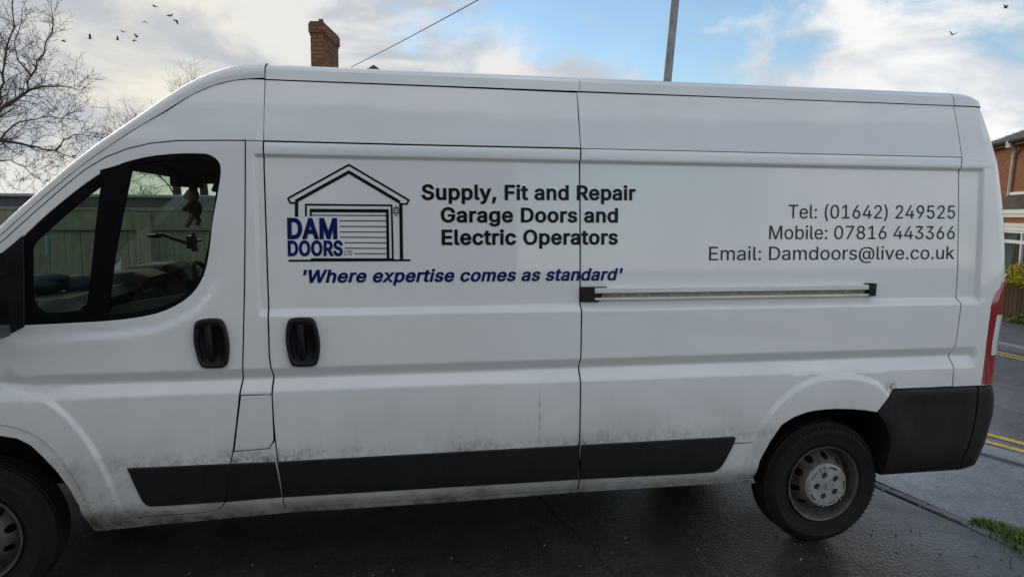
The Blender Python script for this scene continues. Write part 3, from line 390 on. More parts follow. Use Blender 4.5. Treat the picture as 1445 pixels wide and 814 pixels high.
def make_asphalt(name, ca, cb, wet, scale=1.0, brown=None, film=0.0):
    t = NT(name)
    v = t.coords()
    grit = t.noise(v, 85.0 * scale, 3.0, 0.8)
    chip = t.noise(v, 34.0 * scale, 4.0, 0.75)
    mid = t.noise(v, 7.0 * scale, 7.0, 0.68)
    big = t.noise(v, 0.8, 6.0, 0.62, 0.4)
    vor = t.n('ShaderNodeTexVoronoi')
    vor.inputs['Scale'].default_value = 75.0 * scale
    t.l(v, vor.inputs['Vector'])
    c = t.mix(t.ramp(t.math('ADD', t.math('MULTIPLY', grit, 0.6), t.math('MULTIPLY', chip, 0.4)), 0.42, 0.62), ca, cb)
    c = t.mix(t.math('MULTIPLY', t.ramp(mid, 0.42, 0.66), 0.65), c, tuple(x * 0.45 for x in ca))
    if brown:
        c = t.mix(t.math('MULTIPLY', t.ramp(t.noise(v, 2.2, 7.0, 0.7), 0.42, 0.66), 0.65), c, brown)
    stone = t.math('MULTIPLY', t.ramp(vor.outputs['Distance'], 0.0, 0.30, (1, 1, 1), (0, 0, 0)), t.ramp(vor.outputs['Color'], 0.55, 0.85))
    c = t.mix(t.math('MULTIPLY', stone, 0.6), c, tuple(min(1, x * 2.2) for x in cb))
    w = t.ramp(big, 0.36, 0.62)
    rough = t.math('SUBTRACT', 0.66, t.math('MULTIPLY', w, wet))
    t.set(col=c, rough=rough, spec=0.5)
    h = t.math('ADD', t.math('ADD', t.math('MULTIPLY', grit, 0.5), t.math('MULTIPLY', chip, 0.9)), t.math('MULTIPLY', vor.outputs['Distance'], 0.7))
    t.bump(h, 0.7, 0.006)
    if film:
        # a film of rain water lying in the texture
        t.set(coat=t.math('MULTIPLY', t.math('ADD', 0.45, t.math('MULTIPLY', w, 0.55)), film), coatr=0.26)
        x = t.n('ShaderNodeBump')
        x.inputs['Strength'].default_value = 0.5
        x.inputs['Distance'].default_value = 0.004
        t.l(h, x.inputs['Height'])
        t.l(x.outputs[0], t.b.inputs['Coat Normal'])
    M[name] = t.m


make_asphalt('drive_tarmac', (0.010, 0.009, 0.008), (0.100, 0.090, 0.080), 0.20, 1.0, (0.030, 0.021, 0.013), 0.9)
make_asphalt('pavement_tarmac', (0.044, 0.048, 0.060), (0.27, 0.285, 0.335), 0.25, 1.0, None, 1.0)
make_asphalt('road_tarmac', (0.032, 0.034, 0.040), (0.15, 0.153, 0.168), 0.24, 0.6, None, 0.6)
make_asphalt('far_pavement_slab', (0.10, 0.10, 0.10), (0.17, 0.17, 0.17), 0.1, 0.6)
plain('kerb_concrete', (0.26, 0.27, 0.275), 0.6, 0.25, 14, 0.4, 120)
plain('edging_concrete', (0.21, 0.205, 0.20), 0.7, 0.45, 22, 0.6, 90)
plain('rough_grass', (0.055, 0.065, 0.035), 0.95, 0.4, 2, 0.4, 20)
plain('soil', (0.03, 0.025, 0.018), 0.95, 0.4, 12, 0.5, 50)


def make_yellow():
    t = NT('yellow_line_paint')
    v = t.coords()
    f = t.noise(v, 30.0, 7.0, 0.75)
    t.set(col=t.mix(t.ramp(f, 0.36, 0.50), (0.09, 0.08, 0.06), (0.78, 0.50, 0.09)), rough=0.6)
    M['yellow_line_paint'] = t.m


make_yellow()


def make_brick(name, c1, c2, mortar, sc, blotch=0.5, joint=0.008):
    t = NT(name)
    tc = t.n('ShaderNodeTexCoord')
    b = t.n('ShaderNodeTexBrick')
    b.inputs['Color1'].default_value = (*c1, 1)
    b.inputs['Color2'].default_value = (*c2, 1)
    b.inputs['Mortar'].default_value = (*mortar, 1)
    b.inputs['Scale'].default_value = 1.0
    b.inputs['Mortar Size'].default_value = joint
    b.inputs['Mortar Smooth'].default_value = 0.4
    b.inputs['Brick Width'].default_value = 0.235 * sc
    b.inputs['Row Height'].default_value = 0.078 * sc
    t.l(tc.outputs['UV'], b.inputs['Vector'])
    f = t.noise(tc.outputs['UV'], 1.7, 7.0, 0.7)
    c = t.mix(t.math('MULTIPLY', t.ramp(f, 0.4, 0.75), blotch), b.outputs['Color'], tuple(x * 0.35 for x in c1))
    f2 = t.noise(tc.outputs['UV'], 14.0, 4.0, 0.7)
    c = t.mix(t.math('MULTIPLY', t.ramp(f2, 0.5, 0.8), 0.5), c, tuple(min(1, x * 1.5) for x in c2))
    t.set(col=c, rough=0.9, spec=0.2)
    t.bump(b.outputs['Fac'], -0.6, 0.008)
    M[name] = t.m


make_brick('house_brick', (0.31, 0.12, 0.052), (0.38, 0.165, 0.075), (0.28, 0.19, 0.13), 1.0, 0.45)
make_brick('chimney_brick', (0.34, 0.165, 0.08), (0.19, 0.08, 0.045), (0.09, 0.06, 0.045), 1.5, 0.8, 0.022)
plain('slate', (0.13, 0.125, 0.115), 0.75, 0.45, 5, 0.3, 30)
plain('clay_tile', (0.115, 0.082, 0.06), 0.8, 0.5, 4, 0.3, 30)
plain('white_upvc', (0.86, 0.85, 0.82), 0.35, 0.03)
plain('cream_paint', (0.78, 0.72, 0.58), 0.5, 0.06)
plain('pipe_grey', (0.60, 0.58, 0.52), 0.5, 0.1)
plain('curtain_cloth', (0.55, 0.62, 0.56), 0.9, 0.2, 3)
plain('dark_room', (0.015, 0.015, 0.015), 0.9)
plain('garage_felt', (0.075, 0.075, 0.078), 0.85, 0.3, 2, 0.3, 40)
plain('garage_wall', (0.16, 0.14, 0.12), 0.9, 0.2, 3)
plain('capping_lead', (0.26, 0.26, 0.25), 0.6, 0.2)
plain('bark', (0.050, 0.037, 0.026), 0.9, 0.35, 20, 0.6, 60)
plain('track_shade', (0.34, 0.30, 0.235), 0.6, 0.4, 30)  # darker brownish tone puts the rail channel's shadow into the colour
plain('mirror_dark', (0.01, 0.012, 0.013), 0.06, spec=0.6)
plain('twig', (0.075, 0.052, 0.035), 0.9, 0.3, 4)
plain('bird_feather', (0.03, 0.03, 0.035), 0.8)
plain('cable_sky_tint', (0.05, 0.075, 0.14), 0.6)  # bluish: sky bleed over the thin dark cable is put into the colour
plain('galvanised', (0.26, 0.255, 0.24), 0.55, 0.25, 10, 0.1, 80, metal=0.35)
plain('plush_brown', (0.10, 0.075, 0.055), 0.95, 0.3, 60, 0.6, 120)
plain('plush_cream', (0.35, 0.30, 0.23), 0.95, 0.2, 60, 0.6, 120)
plain('sticker_blue', (0.25, 0.42, 0.60), 0.4, 0.1)
plain('red_cloth', (0.15, 0.04, 0.045), 0.9, 0.3, 20)
plain('blue_cloth', (0.03, 0.036, 0.06), 0.9, 0.3, 20)


def make_wood(name, ca, cb, rough=0.85):
    t = NT(name)
    v = t.coords((6, 6, 0.8))
    f = t.noise(v, 3.0, 8.0, 0.65, 0.6)
    g = t.noise(t.coords((40, 40, 1.5)), 3.0, 4.0, 0.6)
    info = t.n('ShaderNodeObjectInfo')
    c = t.mix(t.ramp(f, 0.3, 0.7), ca, cb)
    c = t.mix(t.math('MULTIPLY', t.ramp(g, 0.5, 0.8), 0.4), c, tuple(x * 0.5 for x in ca))
    c = t.mix(t.math('MULTIPLY', info.outputs['Random'], 0.35), c, tuple(x * 0.6 for x in ca))
    t.set(col=c, rough=rough, spec=0.25)
    t.bump(g, 0.35, 0.006)
    M[name] = t.m


make_wood('green_timber', (0.17, 0.165, 0.122), (0.29, 0.275, 0.195))
make_wood('brown_timber', (0.075, 0.042, 0.026), (0.13, 0.075, 0.045))


def make_leaf(name, ca, cb):
    t = NT(name)
    info = t.n('ShaderNodeNewGeometry')
    c = t.mix(info.outputs['Random Per Island'], ca, cb)
    t.set(col=c, rough=0.5, spec=0.3)
    t.b.inputs['Subsurface Weight'].default_value = 0.0
    M[name] = t.m


make_leaf('golden_leaf', (0.22, 0.20, 0.015), (0.62, 0.50, 0.035))
make_leaf('green_leaf', (0.08, 0.11, 0.02), (0.30, 0.31, 0.06))
make_leaf('grass_blade', (0.045, 0.085, 0.010), (0.17, 0.25, 0.04))


# ------------------------------------------------------------------ mesh helpers
class MB:
    """Collects faces, then links them as ONE mesh object."""
    def __init__(self):
        self.v, self.f, self.uv = [], [], []

    def add(self, vs, fs):
        o = len(self.v)
        self.v += [tuple(p) for p in vs]
        self.f += [tuple(i + o for i in f) for f in fs]
        return self

    def box(self, c, s, rot=None, taper=1.0):
        hx, hy, hz = s[0] / 2, s[1] / 2, s[2] / 2
        vs = [Vector((x * (taper if z > 0 else 1), y * (taper if z > 0 else 1), z)) for x in (-hx, hx) for y in (-hy, hy) for z in (-hz, hz)]
        if rot is not None:
            vs = [rot @ p for p in vs]
        vs = [p + Vector(c) for p in vs]
        return self.add(vs, [(0, 1, 3, 2), (4, 6, 7, 5), (0, 4, 5, 1), (2, 3, 7, 6), (0, 2, 6, 4), (1, 5, 7, 3)])

    def tube(self, pts, r, n=6, cap=True):
        pts = [Vector(p) for p in pts]
        rs = r if isinstance(r, (list, tuple)) else [r] * len(pts)
        rings = []
        up = Vector((0.13, 0.31, 0.94))
        for i, p in enumerate(pts):
            d = (pts[min(i + 1, len(pts) - 1)] - pts[max(i - 1, 0)])
            if d.length < 1e-9:
                d = Vector((0, 0, 1))
            d.normalize()
            a = d.cross(up)
            if a.length < 0.05:
                a = d.cross(Vector((1, 0, 0)))
            a.normalize()
            b = d.cross(a)
            rings.append([p + a * (rs[i] * cos(2 * pi * k / n)) + b * (rs[i] * sin(2 * pi * k / n)) for k in range(n)])
        vs = [q for rg in rings for q in rg]
        fs = []
        for i in range(len(pts) - 1):
            for k in range(n):
                k2 = (k + 1) % n
                fs.append((i * n + k, i * n + k2, (i + 1) * n + k2, (i + 1) * n + k))
        if cap:
            fs.append(tuple(range(n - 1, -1, -1)))
            fs.append(tuple((len(pts) - 1) * n + k for k in range(n)))
        return self.add(vs, fs)

    def grid(self, rows, closed=False):
        m = len(rows[0])
        vs = [p for r in rows for p in r]
        fs = []
        for i in range(len(rows) - 1):
            for k in range(m if closed else m - 1):
                k2 = (k + 1) % m
                fs.append((i * m + k, i * m + k2, (i + 1) * m + k2, (i + 1) * m + k))
        return self.add(vs, fs)

    def lathe(self, prof, c, n=48, axis='Y'):
        rows = []
        for k in range(n):
            a = 2 * pi * k / n
            row = []
            for (r, h) in prof:
                if axis == 'Y':
                    row.append((c[0] + r * cos(a), c[1] + h, c[2] + r * sin(a)))
                else:
                    row.append((c[0] + r * cos(a), c[1] + r * sin(a), c[2] + h))
            rows.append(row)
        m = len(prof)
        o = len(self.v)
        self.v += [p for r in rows for p in r]
        for k in range(n):
            k2 = (k + 1) % n
            for j in range(m - 1):
                self.f.append((o + k * m + j, o + k2 * m + j, o + k2 * m + j + 1, o + k * m + j + 1))
        return self

    def prism(self, poly, y0, y1, bevel=0.0):
        """Outline in x,z pushed from y0 (front) to y1 (back)."""
        n = len(poly)
        if bevel:
            inn = inset(poly, bevel)
            vs = [(x, y0, z) for x, z in inn] + [(x, y0 + bevel, z) for x, z in poly] + [(x, y1, z) for x, z in poly]
            o = 3
        else:
            vs = [(x, y0, z) for x, z in poly] + [(x, y1, z) for x, z in poly]
            o = 2
        fs = [tuple(range(n)), tuple(range((o - 1) * n + n - 1, (o - 1) * n - 1, -1))]
        for q in range(o - 1):
            for k in range(n):
                k2 = (k + 1) % n
                fs.append((q * n + k2, q * n + k, (q + 1) * n + k, (q + 1) * n + k2))
        return self.add(vs, fs)

    def build(self, name, mat, parent=None, smooth=False, bevel=0.0, uv=None, sharp=40):
        me = bpy.data.meshes.new(name)
        me.from_pydata([tuple(map(float, p)) for p in self.v], [], self.f)
        me.materials.append(M[mat])
        if uv:
            lay = me.uv_layers.new()
            for p in me.polygons:
                for li in p.loop_indices:
                    lay.data[li].uv = uv(me.vertices[me.loops[li].vertex_index].co, p.normal)
        if smooth:
            for p in me.polygons:
                p.use_smooth = True
            me.set_sharp_from_angle(angle=radians(sharp))
        ob = bpy.data.objects.new(name, me)
        COL.objects.link(ob)
        if bevel:
            md = ob.modifiers.new('bevel', 'BEVEL')
            md.width = bevel
            md.segments = 2
            md.limit_method = 'ANGLE'
        if parent:
            attach(ob, parent)
        return ob


def attach(ob, parent):
    ob.parent = parent
    # parents are only ever moved, never turned: keep the mesh where it was modelled
    w = Vector((0, 0, 0))
    p = parent
    while p is not None:
        w += Vector(p.location)
        p = p.parent
    ob.location = Vector(ob.location) - w


def thing(name, label, cat, loc=(0, 0, 0), group=None):
    o = bpy.data.objects.new(name, None)
    o.empty_display_size = 0.2
    COL.objects.link(o)
    o.location = loc
    return tag(o, label, cat, group)


def tag(o, label, cat, group=None):
    o['label'] = label
    o['category'] = cat
    if group:
        o['group'] = group
    return o


def kind(o, k, label=None):
    o['kind'] = k
    if label:
        o['label'] = label
    return o


def area(p):
    return 0.5 * sum(p[i][0] * p[(i + 1) % len(p)][1] - p[(i + 1) % len(p)][0] * p[i][1] for i in range(len(p)))


def clean(p):
    out = []
    for q in p:
        q = (float(q[0]), float(q[1]))
        if not out or (abs(q[0] - out[-1][0]) + abs(q[1] - out[-1][1])) > 1e-4:
            out.append(q)
    if abs(out[0][0] - out[-1][0]) + abs(out[0][1] - out[-1][1]) < 1e-4:
        out.pop()
    if area(out) < 0:
        out.reverse()
    return out


def vnormals(p):
    """Outward unit normals (with miter length) at the corners of an anticlockwise outline."""
    n = len(p)
    res = []
    for i in range(n):
        a, b, c = p[i - 1], p[i], p[(i + 1) % n]
        e1 = np.array((b[0] - a[0], b[1] - a[1]))
        e2 = np.array((c[0] - b[0], c[1] - b[1]))
        e1 = e1 / max(np.hypot(*e1), 1e-9)
        e2 = e2 / max(np.hypot(*e2), 1e-9)
        n1 = np.array((e1[1], -e1[0]))
        n2 = np.array((e2[1], -e2[0]))
        m = n1 + n2
        k = m @ m
        m = m * (2 / k) if k > 0.5 else n1
        res.append(m)
    return res


def inset(p, d):
    p = clean(p)
    return [(x - m[0] * d, z - m[1] * d) for (x, z), m in zip(p, vnormals(p))]


def smooth_poly(p, it=1, keep=40):
    """Rounds the gentle corners of an outline (Chaikin), leaving corners sharper than keep degrees."""
    p = clean(p)
    for _ in range(it):
        out = []
        n = len(p)
        for i in range(n):
            a, b, c = np.array(p[i - 1]), np.array(p[i]), np.array(p[(i + 1) % n])
            d1, d2 = b - a, c - b
            ang = abs(math.degrees(math.atan2(d1[0] * d2[1] - d1[1] * d2[0], d1 @ d2)))
            if 2 < ang < keep:
                out += [tuple(b - d1 * 0.25), tuple(b + d2 * 0.25)]
            else:
                out.append(tuple(b))
        p = clean(out)
    return p


def inside(px, pz, poly):
    px, pz = np.asarray(px), np.asarray(pz)
    r = np.zeros(px.shape, bool)
    n = len(poly)
    j = n - 1
    for i in range(n):
        xi, zi = poly[i]
        xj, zj = poly[j]
        if zi != zj:
            r ^= ((zi > pz) != (zj > pz)) & (px < (xj - xi) * (pz - zi) / (zj - zi) + xi)
        j = i
    return r


# ------------------------------------------------------------------ van body surface
WID = 2.05                                     # far side is the mirror image about y = WID / 2
KZ = [.33, .36, .40, .43, .47, .55, .8, 1.0, 1.3, 1.5, 1.8, 2.04, 2.10, 2.25, 2.37, 2.414, 2.432, 2.444, 2.453, 2.464, 2.485, 2.515]
KY = [.10, .07, .045, .018, .004, 0, -.002, 0, .008, .018, .035, .052, .057, .080, .110, .115, .139, .165, .22, .30, .5, 1.025]
ZT = np.arange(0.30, 2.40, 0.002)
YT = np.interp(ZT, KZ, KY)
YT = np.convolve(np.pad(YT, 12, mode='edge'), np.ones(25) / 25, 'valid')


def soft(zs, vs, w):
    t = np.interp(ZT, zs, vs)
    k = max(1, int(w / 0.002)) | 1
    return np.convolve(np.pad(t, k // 2, mode='edge'), np.ones(k) / k, 'valid')


RT = soft([1.3135, 1.341, 2.023, 2.036], [0, .024, .016, 0], .005)
GT = soft([.966, 1.029, 1.078], [0, .027, 0], .008)
LT = soft([2.036, 2.05, 2.085, 2.093], [0, -.002, -.003, 0], .006)


def sstep(a, b, x):
    t = np.clip((x - a) / (b - a), 0, 1)
    return t * t * (3 - 2 * t)


FC, RC = (-0.085, 0.34), (4.047, 0.335)


def polar(pts, c):
    a = np.array([math.atan2(z - c[1], x - c[0]) for x, z in pts])
    r = np.array([math.hypot(z - c[1], x - c[0]) for x, z in pts])
    o = np.argsort(a)
    return a[o], r[o]


FA, FR = polar(DATA['flareF'] + [(-0.085, 1.05), (-0.4, 0.99), (-0.6, 0.85), (-0.72, 0.6)], FC)
RA, RR = polar(DATA['flareR'], RC)


WB = np.array(DATA['door_window_black'])


def window_gap(x, z):
    """Distance from the side window's outline, outside it."""
    a, b = WB, np.roll(WB, -1, 0)
    d = b - a
    px, pz = x[:, None] - a[None, :, 0], z[:, None] - a[None, :, 1]
    t = np.clip((px * d[:, 0] + pz * d[:, 1]) / (d ** 2).sum(1), 0, 1)
    return np.hypot(px - t * d[:, 0], pz - t * d[:, 1]).min(1)


def Yb(x, z):
    x, z = np.asarray(x, float), np.asarray(z, float)
    y = np.interp(z, ZT, YT)
    xc = np.interp(z, [1.33, 1.40, 1.78, 2.02], [1.1705, 1.1665, 1.1635, 1.1605])
    mx = sstep(xc - .0065, xc + .0065, x) * (1 - sstep(4.866, 4.893, x))
    y = y + np.interp(z, ZT, RT) * mx
    y = y + np.interp(z, ZT, LT) * sstep(1.17, 1.2, x)
    y = y + np.interp(z, ZT, GT) * sstep(-0.1, 0.2, x) * (1 - sstep(4.85, 4.895, x))
    # wheel arch flares
    a = np.arctan2(z - FC[1], x - FC[0])
    r = np.hypot(x - FC[0], z - FC[1])
    rf = np.interp(a, FA, FR)
    y = y - 0.016 * (1 - sstep(-0.014, 0.016, r - rf)) * sstep(-0.15, 0.35, a) * (1 - sstep(2.9, 3.1, a))
    a = np.arctan2(z - RC[1], x - RC[0])
    r = np.hypot(x - RC[0], z - RC[1])
    rf = np.interp(a, RA, RR)
    y = y - 0.009 * (1 - sstep(-0.02, 0.02, r - rf)) * sstep(0.45, 0.8, a) * (1 - sstep(2.5, 2.75, a))
    # the door skin dips towards the window below a soft shoulder line
    m = (x > -.12) & (x < 1.08) & (z > 1.15) & (z < 1.75)
    if np.any(m):
        xm, zm = np.atleast_1d(x)[np.atleast_1d(m)], np.atleast_1d(z)[np.atleast_1d(m)]
        g = window_gap(xm, zm)
        w = np.where(inside(xm, zm, [tuple(q) for q in WB]), 0.0, g)
        y = np.atleast_1d(y).copy()
        y[np.atleast_1d(m)] += .013 * (1 - sstep(.035, .085, w)) * (1 - sstep(1.02, 1.06, xm)) * (1 - sstep(1.45, 1.75, zm)) * sstep(-.1, .1, xm)
    # the nose turns in
    t = np.clip((-0.25 - x) / 0.72, 0, 1)
    y = y + 0.34 * t ** 2.4
    return y


ZL = sorted(set([round(z, 4) for z in np.arange(.36, 2.36, .06)] + [.40, .43, .45, .47, .958, .966, .975, 1.0, 1.018, 1.029, 1.04, 1.07, 1.079, 1.086,
                1.305, 1.312, 1.319, 1.336, 1.343, 1.35, 2.016, 2.023, 2.030, 2.037, 2.044, 2.05, 2.085, 2.092, 2.098]))


def grad_n(x, z, yf):
    e = 0.002
    gx = (yf(x + e, z) - yf(x - e, z)) / (2 * e)
    gz = (yf(x, z + e) - yf(x, z - e)) / (2 * e)
    n = np.stack([gx, -np.ones_like(gx), gz], 1)
    return n / np.linalg.norm(n, axis=1)[:, None]


FLARE = []
for _A, _R, _c, _d, _lo, _hi in ((FA, FR, FC, (-.04, -.024, -.014, -.007, 0, .008, .016, .026, .04), -.2, 2.0), (RA, RR, RC, (-.04, -.03, -.02, -.01, 0, .01, .02, .03, .045), .3, 2.9)):
    for _a in np.linspace(_lo, _hi, 90):
        for _q in _d:
            _r = float(np.interp(_a, _A, _R)) + _q
            FLARE.append((_c[0] + _r * cos(_a), _c[1] + _r * sin(_a)))
FLARE = np.array([q for q in FLARE if q[1] < .952 or q[0] < 1])


def panel(name, poly, mat, parent, yf=Yb, gap=.003, holes=(), flange=.014, lip=.0018, step=.055, zl=None, xl=(), far=False, off=0.0, both=None):
    """A pressed sheet: the outline in x,z laid on the body surface y = yf(x, z), with a turned-in edge."""
    zl = ZL if zl is None else zl
    yo = (lambda a, b: yf(a, b) + off)

    def refine(p):
        out = []
        n = len(p)
        for i in range(n):
            a, b = np.array(p[i]), np.array(p[(i + 1) % n])
            ts = {0.0}
            k = max(1, int(np.hypot(*(b - a)) / step + .5))
            ts |= {j / k for j in range(k)}
            if abs(b[1] - a[1]) > 1e-4:
                for z in zl:
                    t = (z - a[1]) / (b[1] - a[1])
                    if .02 < t < .98:
                        ts.add(float(t))
            ts = sorted(ts)
            last = -1
            for t in ts:
                if last >= 0 and (t - last) * np.hypot(*(b - a)) < .0015:
                    continue
                out.append(tuple(a + (b - a) * t))
                last = t
        return out

    outer = refine(inset(poly, gap) if gap else clean(poly))
    hl = [refine(clean(h)) for h in holes]
    xs = [p[0] for p in outer]
    zs = [p[1] for p in outer]
    gx = list(np.arange(min(xs) + step / 2, max(xs), step)) + [x for x in xl if min(xs) < x < max(xs)]
    gz = [z for z in zl if min(zs) < z < max(zs)]
    X, Zm = np.meshgrid(gx, gz)
    X, Zm = X.ravel(), Zm.ravel()
    if yf is Yb and min(xs) < .2 and min(zs) < .6:
        # closer points under the window, where the shoulder line runs
        ex, ez = np.meshgrid(np.arange(-.1, 1.06, .022), np.arange(1.16, 1.46, .018))
        X, Zm = np.r_[X, ex.ravel()], np.r_[Zm, ez.ravel()]
    if yf is Yb and min(zs) < 1.05:
        near = np.array([np.min((FLARE[:, 0] - a) ** 2 + (FLARE[:, 1] - b) ** 2) > .0002 for a, b in zip(X, Zm)])
        X, Zm = np.r_[X[near], FLARE[:, 0]], np.r_[Zm[near], FLARE[:, 1]]
    keep = inside(X, Zm, inset(outer, .006))
    for h in hl:
        keep &= ~inside(X, Zm, inset(h, -.006))
    pts = [Vector(p) for p in outer]
    edges = [(i, (i + 1) % len(outer)) for i in range(len(outer))]
    loops = [list(range(len(outer)))]
    for h in hl:
        o = len(pts)
        pts += [Vector(p) for p in h]
        edges += [(o + i, o + (i + 1) % len(h)) for i in range(len(h))]
        loops.append(list(range(o, o + len(h))))
    pts += [Vector((a, b)) for a, b in zip(X[keep], Zm[keep])]
    vo, eo, fo, ov, oe, of = delaunay_2d_cdt(pts, edges, [], 0, 1e-6)
    V = np.array([(p.x, p.y) for p in vo])
    omap = {}
    for i, src in enumerate(ov):
        for s in src:
            omap[s] = i
    cen = np.array([V[list(f)].mean(0) for f in fo])
    ok = inside(cen[:, 0], cen[:, 1], outer)
    for h in hl:
        ok &= ~inside(cen[:, 0], cen[:, 1], h)
    faces = [tuple(f) for f, k in zip(fo, ok) if k]
    faces = [f if area([tuple(V[i]) for i in f]) > 0 else f[::-1] for f in faces]
    Y = yo(V[:, 0], V[:, 1])
    N = grad_n(V[:, 0], V[:, 1], yo)
    co = [(V[i, 0], Y[i], V[i, 1]) for i in range(len(V))]
    no = [tuple(q) for q in N]
    for li, loop in enumerate(loops):
        src = outer if li == 0 else hl[li - 1]
        nv = vnormals(src)
        if li:
            nv = [-m for m in nv]
        base = [omap[i] for i in loop]
        n = len(base)
        o1 = len(co)
        for (x, z), m, b in zip(src, nv, base):
            x2, z2 = x + m[0] * lip, z + m[1] * lip
            y2 = float(yo(np.array([x]), np.array([z]))[0])
            co.append((x2, y2 + lip * 1.2, z2))
            no.append(tuple(np.array((m[0], -.7, m[1])) / np.linalg.norm((m[0], -.7, m[1]))))
        o2 = len(co)
        for (x, z), m in zip(src, nv):
            x2, z2 = x + m[0] * lip, z + m[1] * lip
            y2 = float(yo(np.array([x]), np.array([z]))[0])
            co.append((x2, y2 + flange, z2))
            no.append(tuple(np.array((m[0], 0, m[1])) / max(np.hypot(*m), 1e-6)))
        for k in range(n):
            k2 = (k + 1) % n
            q = [(base[k2], base[k], o1 + k, o1 + k2), (o1 + k2, o1 + k, o2 + k, o2 + k2)]
            faces += q if li == 0 else [f[::-1] for f in q]
    objs = []
    for side in ((False, True) if both else (far,)):
        me = bpy.data.meshes.new(name)
        c2 = [(x, WID - y, z) for x, y, z in co] if side else co
        n2 = [(x, -y, z) for x, y, z in no] if side else no
        f2 = [f[::-1] for f in faces] if side else faces
        me.from_pydata([tuple(map(float, p)) for p in c2], [], f2)
        me.materials.append(M[mat])
        for p in me.polygons:
            p.use_smooth = True
        me.normals_split_custom_set_from_vertices([tuple(map(float, p)) for p in n2])
        ob = bpy.data.objects.new(name if not (side and both and isinstance(both, str)) else both, me)
        COL.objects.link(ob)
        if parent:
            attach(ob, parent)
        objs.append(ob)
    return objs[0] if len(objs) == 1 else objs


def mir(ob, name=None, parent=None):
    """The same part on the far side."""
    me = ob.data.copy()
    n = len(me.vertices)
    co = np.empty(n * 3)
    me.vertices.foreach_get('co', co)
    co = co.reshape(-1, 3)
    co[:, 1] = WID - co[:, 1]
    me.vertices.foreach_set('co', co.ravel())
    me.flip_normals()
    c = bpy.data.objects.new(name or ob.name.split('.')[0], me)
    COL.objects.link(c)
    for m in ob.modifiers:
        q = c.modifiers.new(m.name, m.type)
        if m.type == 'BEVEL':
            q.width, q.segments, q.limit_method = m.width, m.segments, m.limit_method
    attach(c, parent or ob.parent)
    return c


VAN = thing('panel_van', 'white high-roof panel van with blue and black garage door lettering along its dirty side', 'van', (2.0, 1.0, 0))

# doors with their glass
DW = smooth_poly(DATA['door_window_black'], 1, 30)
door = panel('front_door', DATA['front_door'], 'van_paint', VAN, gap=.0058, holes=[DW])
# the far door shows only through the glass: its lower half, with one pane above
LOW = [q for q in clean(DATA['front_door']) if q[1] < 1.36] + [(1.09, 1.40), (.40, 1.385), (-.12, 1.30)]
LOW.sort(key=lambda q: math.atan2(q[1] - 1.0, q[0] - .5))
fdoor = panel('front_door', LOW, 'van_paint', VAN, gap=.0042, far=True)
panel('door_glass', [(.10, 1.32), (1.00, 1.40), (1.00, 2.06), (.62, 2.06), (.45, 1.98), (.14, 1.68)], 'tinted_glass', fdoor, gap=0, off=.015, flange=.004, lip=.0005, far=True)
panel('door_frame', [(1.01, 1.41), (1.10, 1.41), (1.10, 2.08), (.80, 2.08), (.80, 2.065), (1.01, 2.065)], 'van_paint', fdoor, gap=0, far=True)
QG, DG = smooth_poly(DATA['quarter_glass'], 1, 40), smooth_poly(DATA['door_glass'], 1, 40)
for s, dpar in ((False, door),):
    panel('window_frame', DW, 'black_rubber', dpar, gap=.0015, holes=[QG, DG], off=.004, flange=.02, lip=.003, far=s)
    panel('quarter_glass', inset(QG, -.006), 'tinted_glass', dpar, gap=0, off=.011, flange=.004, lip=.0005, far=s)
    panel('door_glass', inset(DG, -.006), 'tinted_glass', dpar, gap=0, off=.015, flange=.004, lip=.0005, far=s)
# window divider stands a little proud
d1 = [(DATA['door_window_black'][17][0] + .0, 0)]


def bar(name, pts, w, mat, parent, off=-.004, th=.02, yf=Yb):
    p = clean(pts)
    return panel(name, p, mat, parent, gap=0, off=off, flange=th, lip=.003, yf=yf)


qx = DATA['quarter_glass']
dx = DATA['door_glass']
divp = [(qx[0][0] - .004, qx[0][1] + .055), (qx[0][0] - .003, qx[0][1] - .01), (qx[1][0] - .004, qx[1][1] - .012), (dx[14][0] + .004, dx[14][1] - .006), (dx[15][0] + .003, dx[15][1]), (dx[16][0] + .003, dx[16][1]), (dx[0][0] + .003, dx[0][1] + .012)]
dv = bar('window_divider', divp, 0, 'black_rubber', door)

# cab side, pillars, sliding door, rear quarter
panel('cab_side', DATA['cab_side'], 'van_paint', VAN, gap=.0028)
panel('cab_side', [q for q in clean(DATA['cab_side']) if q[0] > .62], 'van_paint', VAN, gap=.0028, far=True)
panel('pillar_panel', DATA['b_pillar_top'], 'van_paint', VAN, gap=.0045, step=.014, zl=sorted(ZL + list(np.arange(1.36, 2.01, .0103))), xl=(1.15, 1.156, 1.159, 1.1625, 1.166, 1.1695, 1.173, 1.178))
panel('pillar_panel', DATA['b_pillar_foot'], 'van_paint', VAN, gap=.003)
flap = panel('fuel_flap', DATA['fuel_flap'], 'van_paint', VAN, gap=.0036)
panel('pillar_panel', DATA['b_pillar'], 'van_paint', VAN, gap=.0028, far=True)
sd = panel('sliding_door', DATA['sliding_door'], 'van_paint', VAN, gap=.0065, xl=(1.162, 1.17, 1.177), both='side_panel')
for q, sidep in zip(sd, (0, 1)):
    panel('upper_panel', DATA['sliding_door_top'], 'van_paint', q, gap=.0046, far=bool(sidep))
qp = panel('quarter_panel', DATA['quarter_panel'], 'van_paint', VAN, gap=.0046, both=True)
for q, sidep in zip(qp, (0, 1)):
    panel('upper_panel', DATA['quarter_top'], 'van_paint', q, gap=.0026, far=bool(sidep))
panel('sill', DATA['sill'], 'van_paint', VAN, gap=.0005, off=.004, flange=.05, both=True)
panel('arch_lip', DATA['front_lip'], 'van_paint', VAN, gap=-.004, off=.011, flange=.05, lip=.004, both=True)
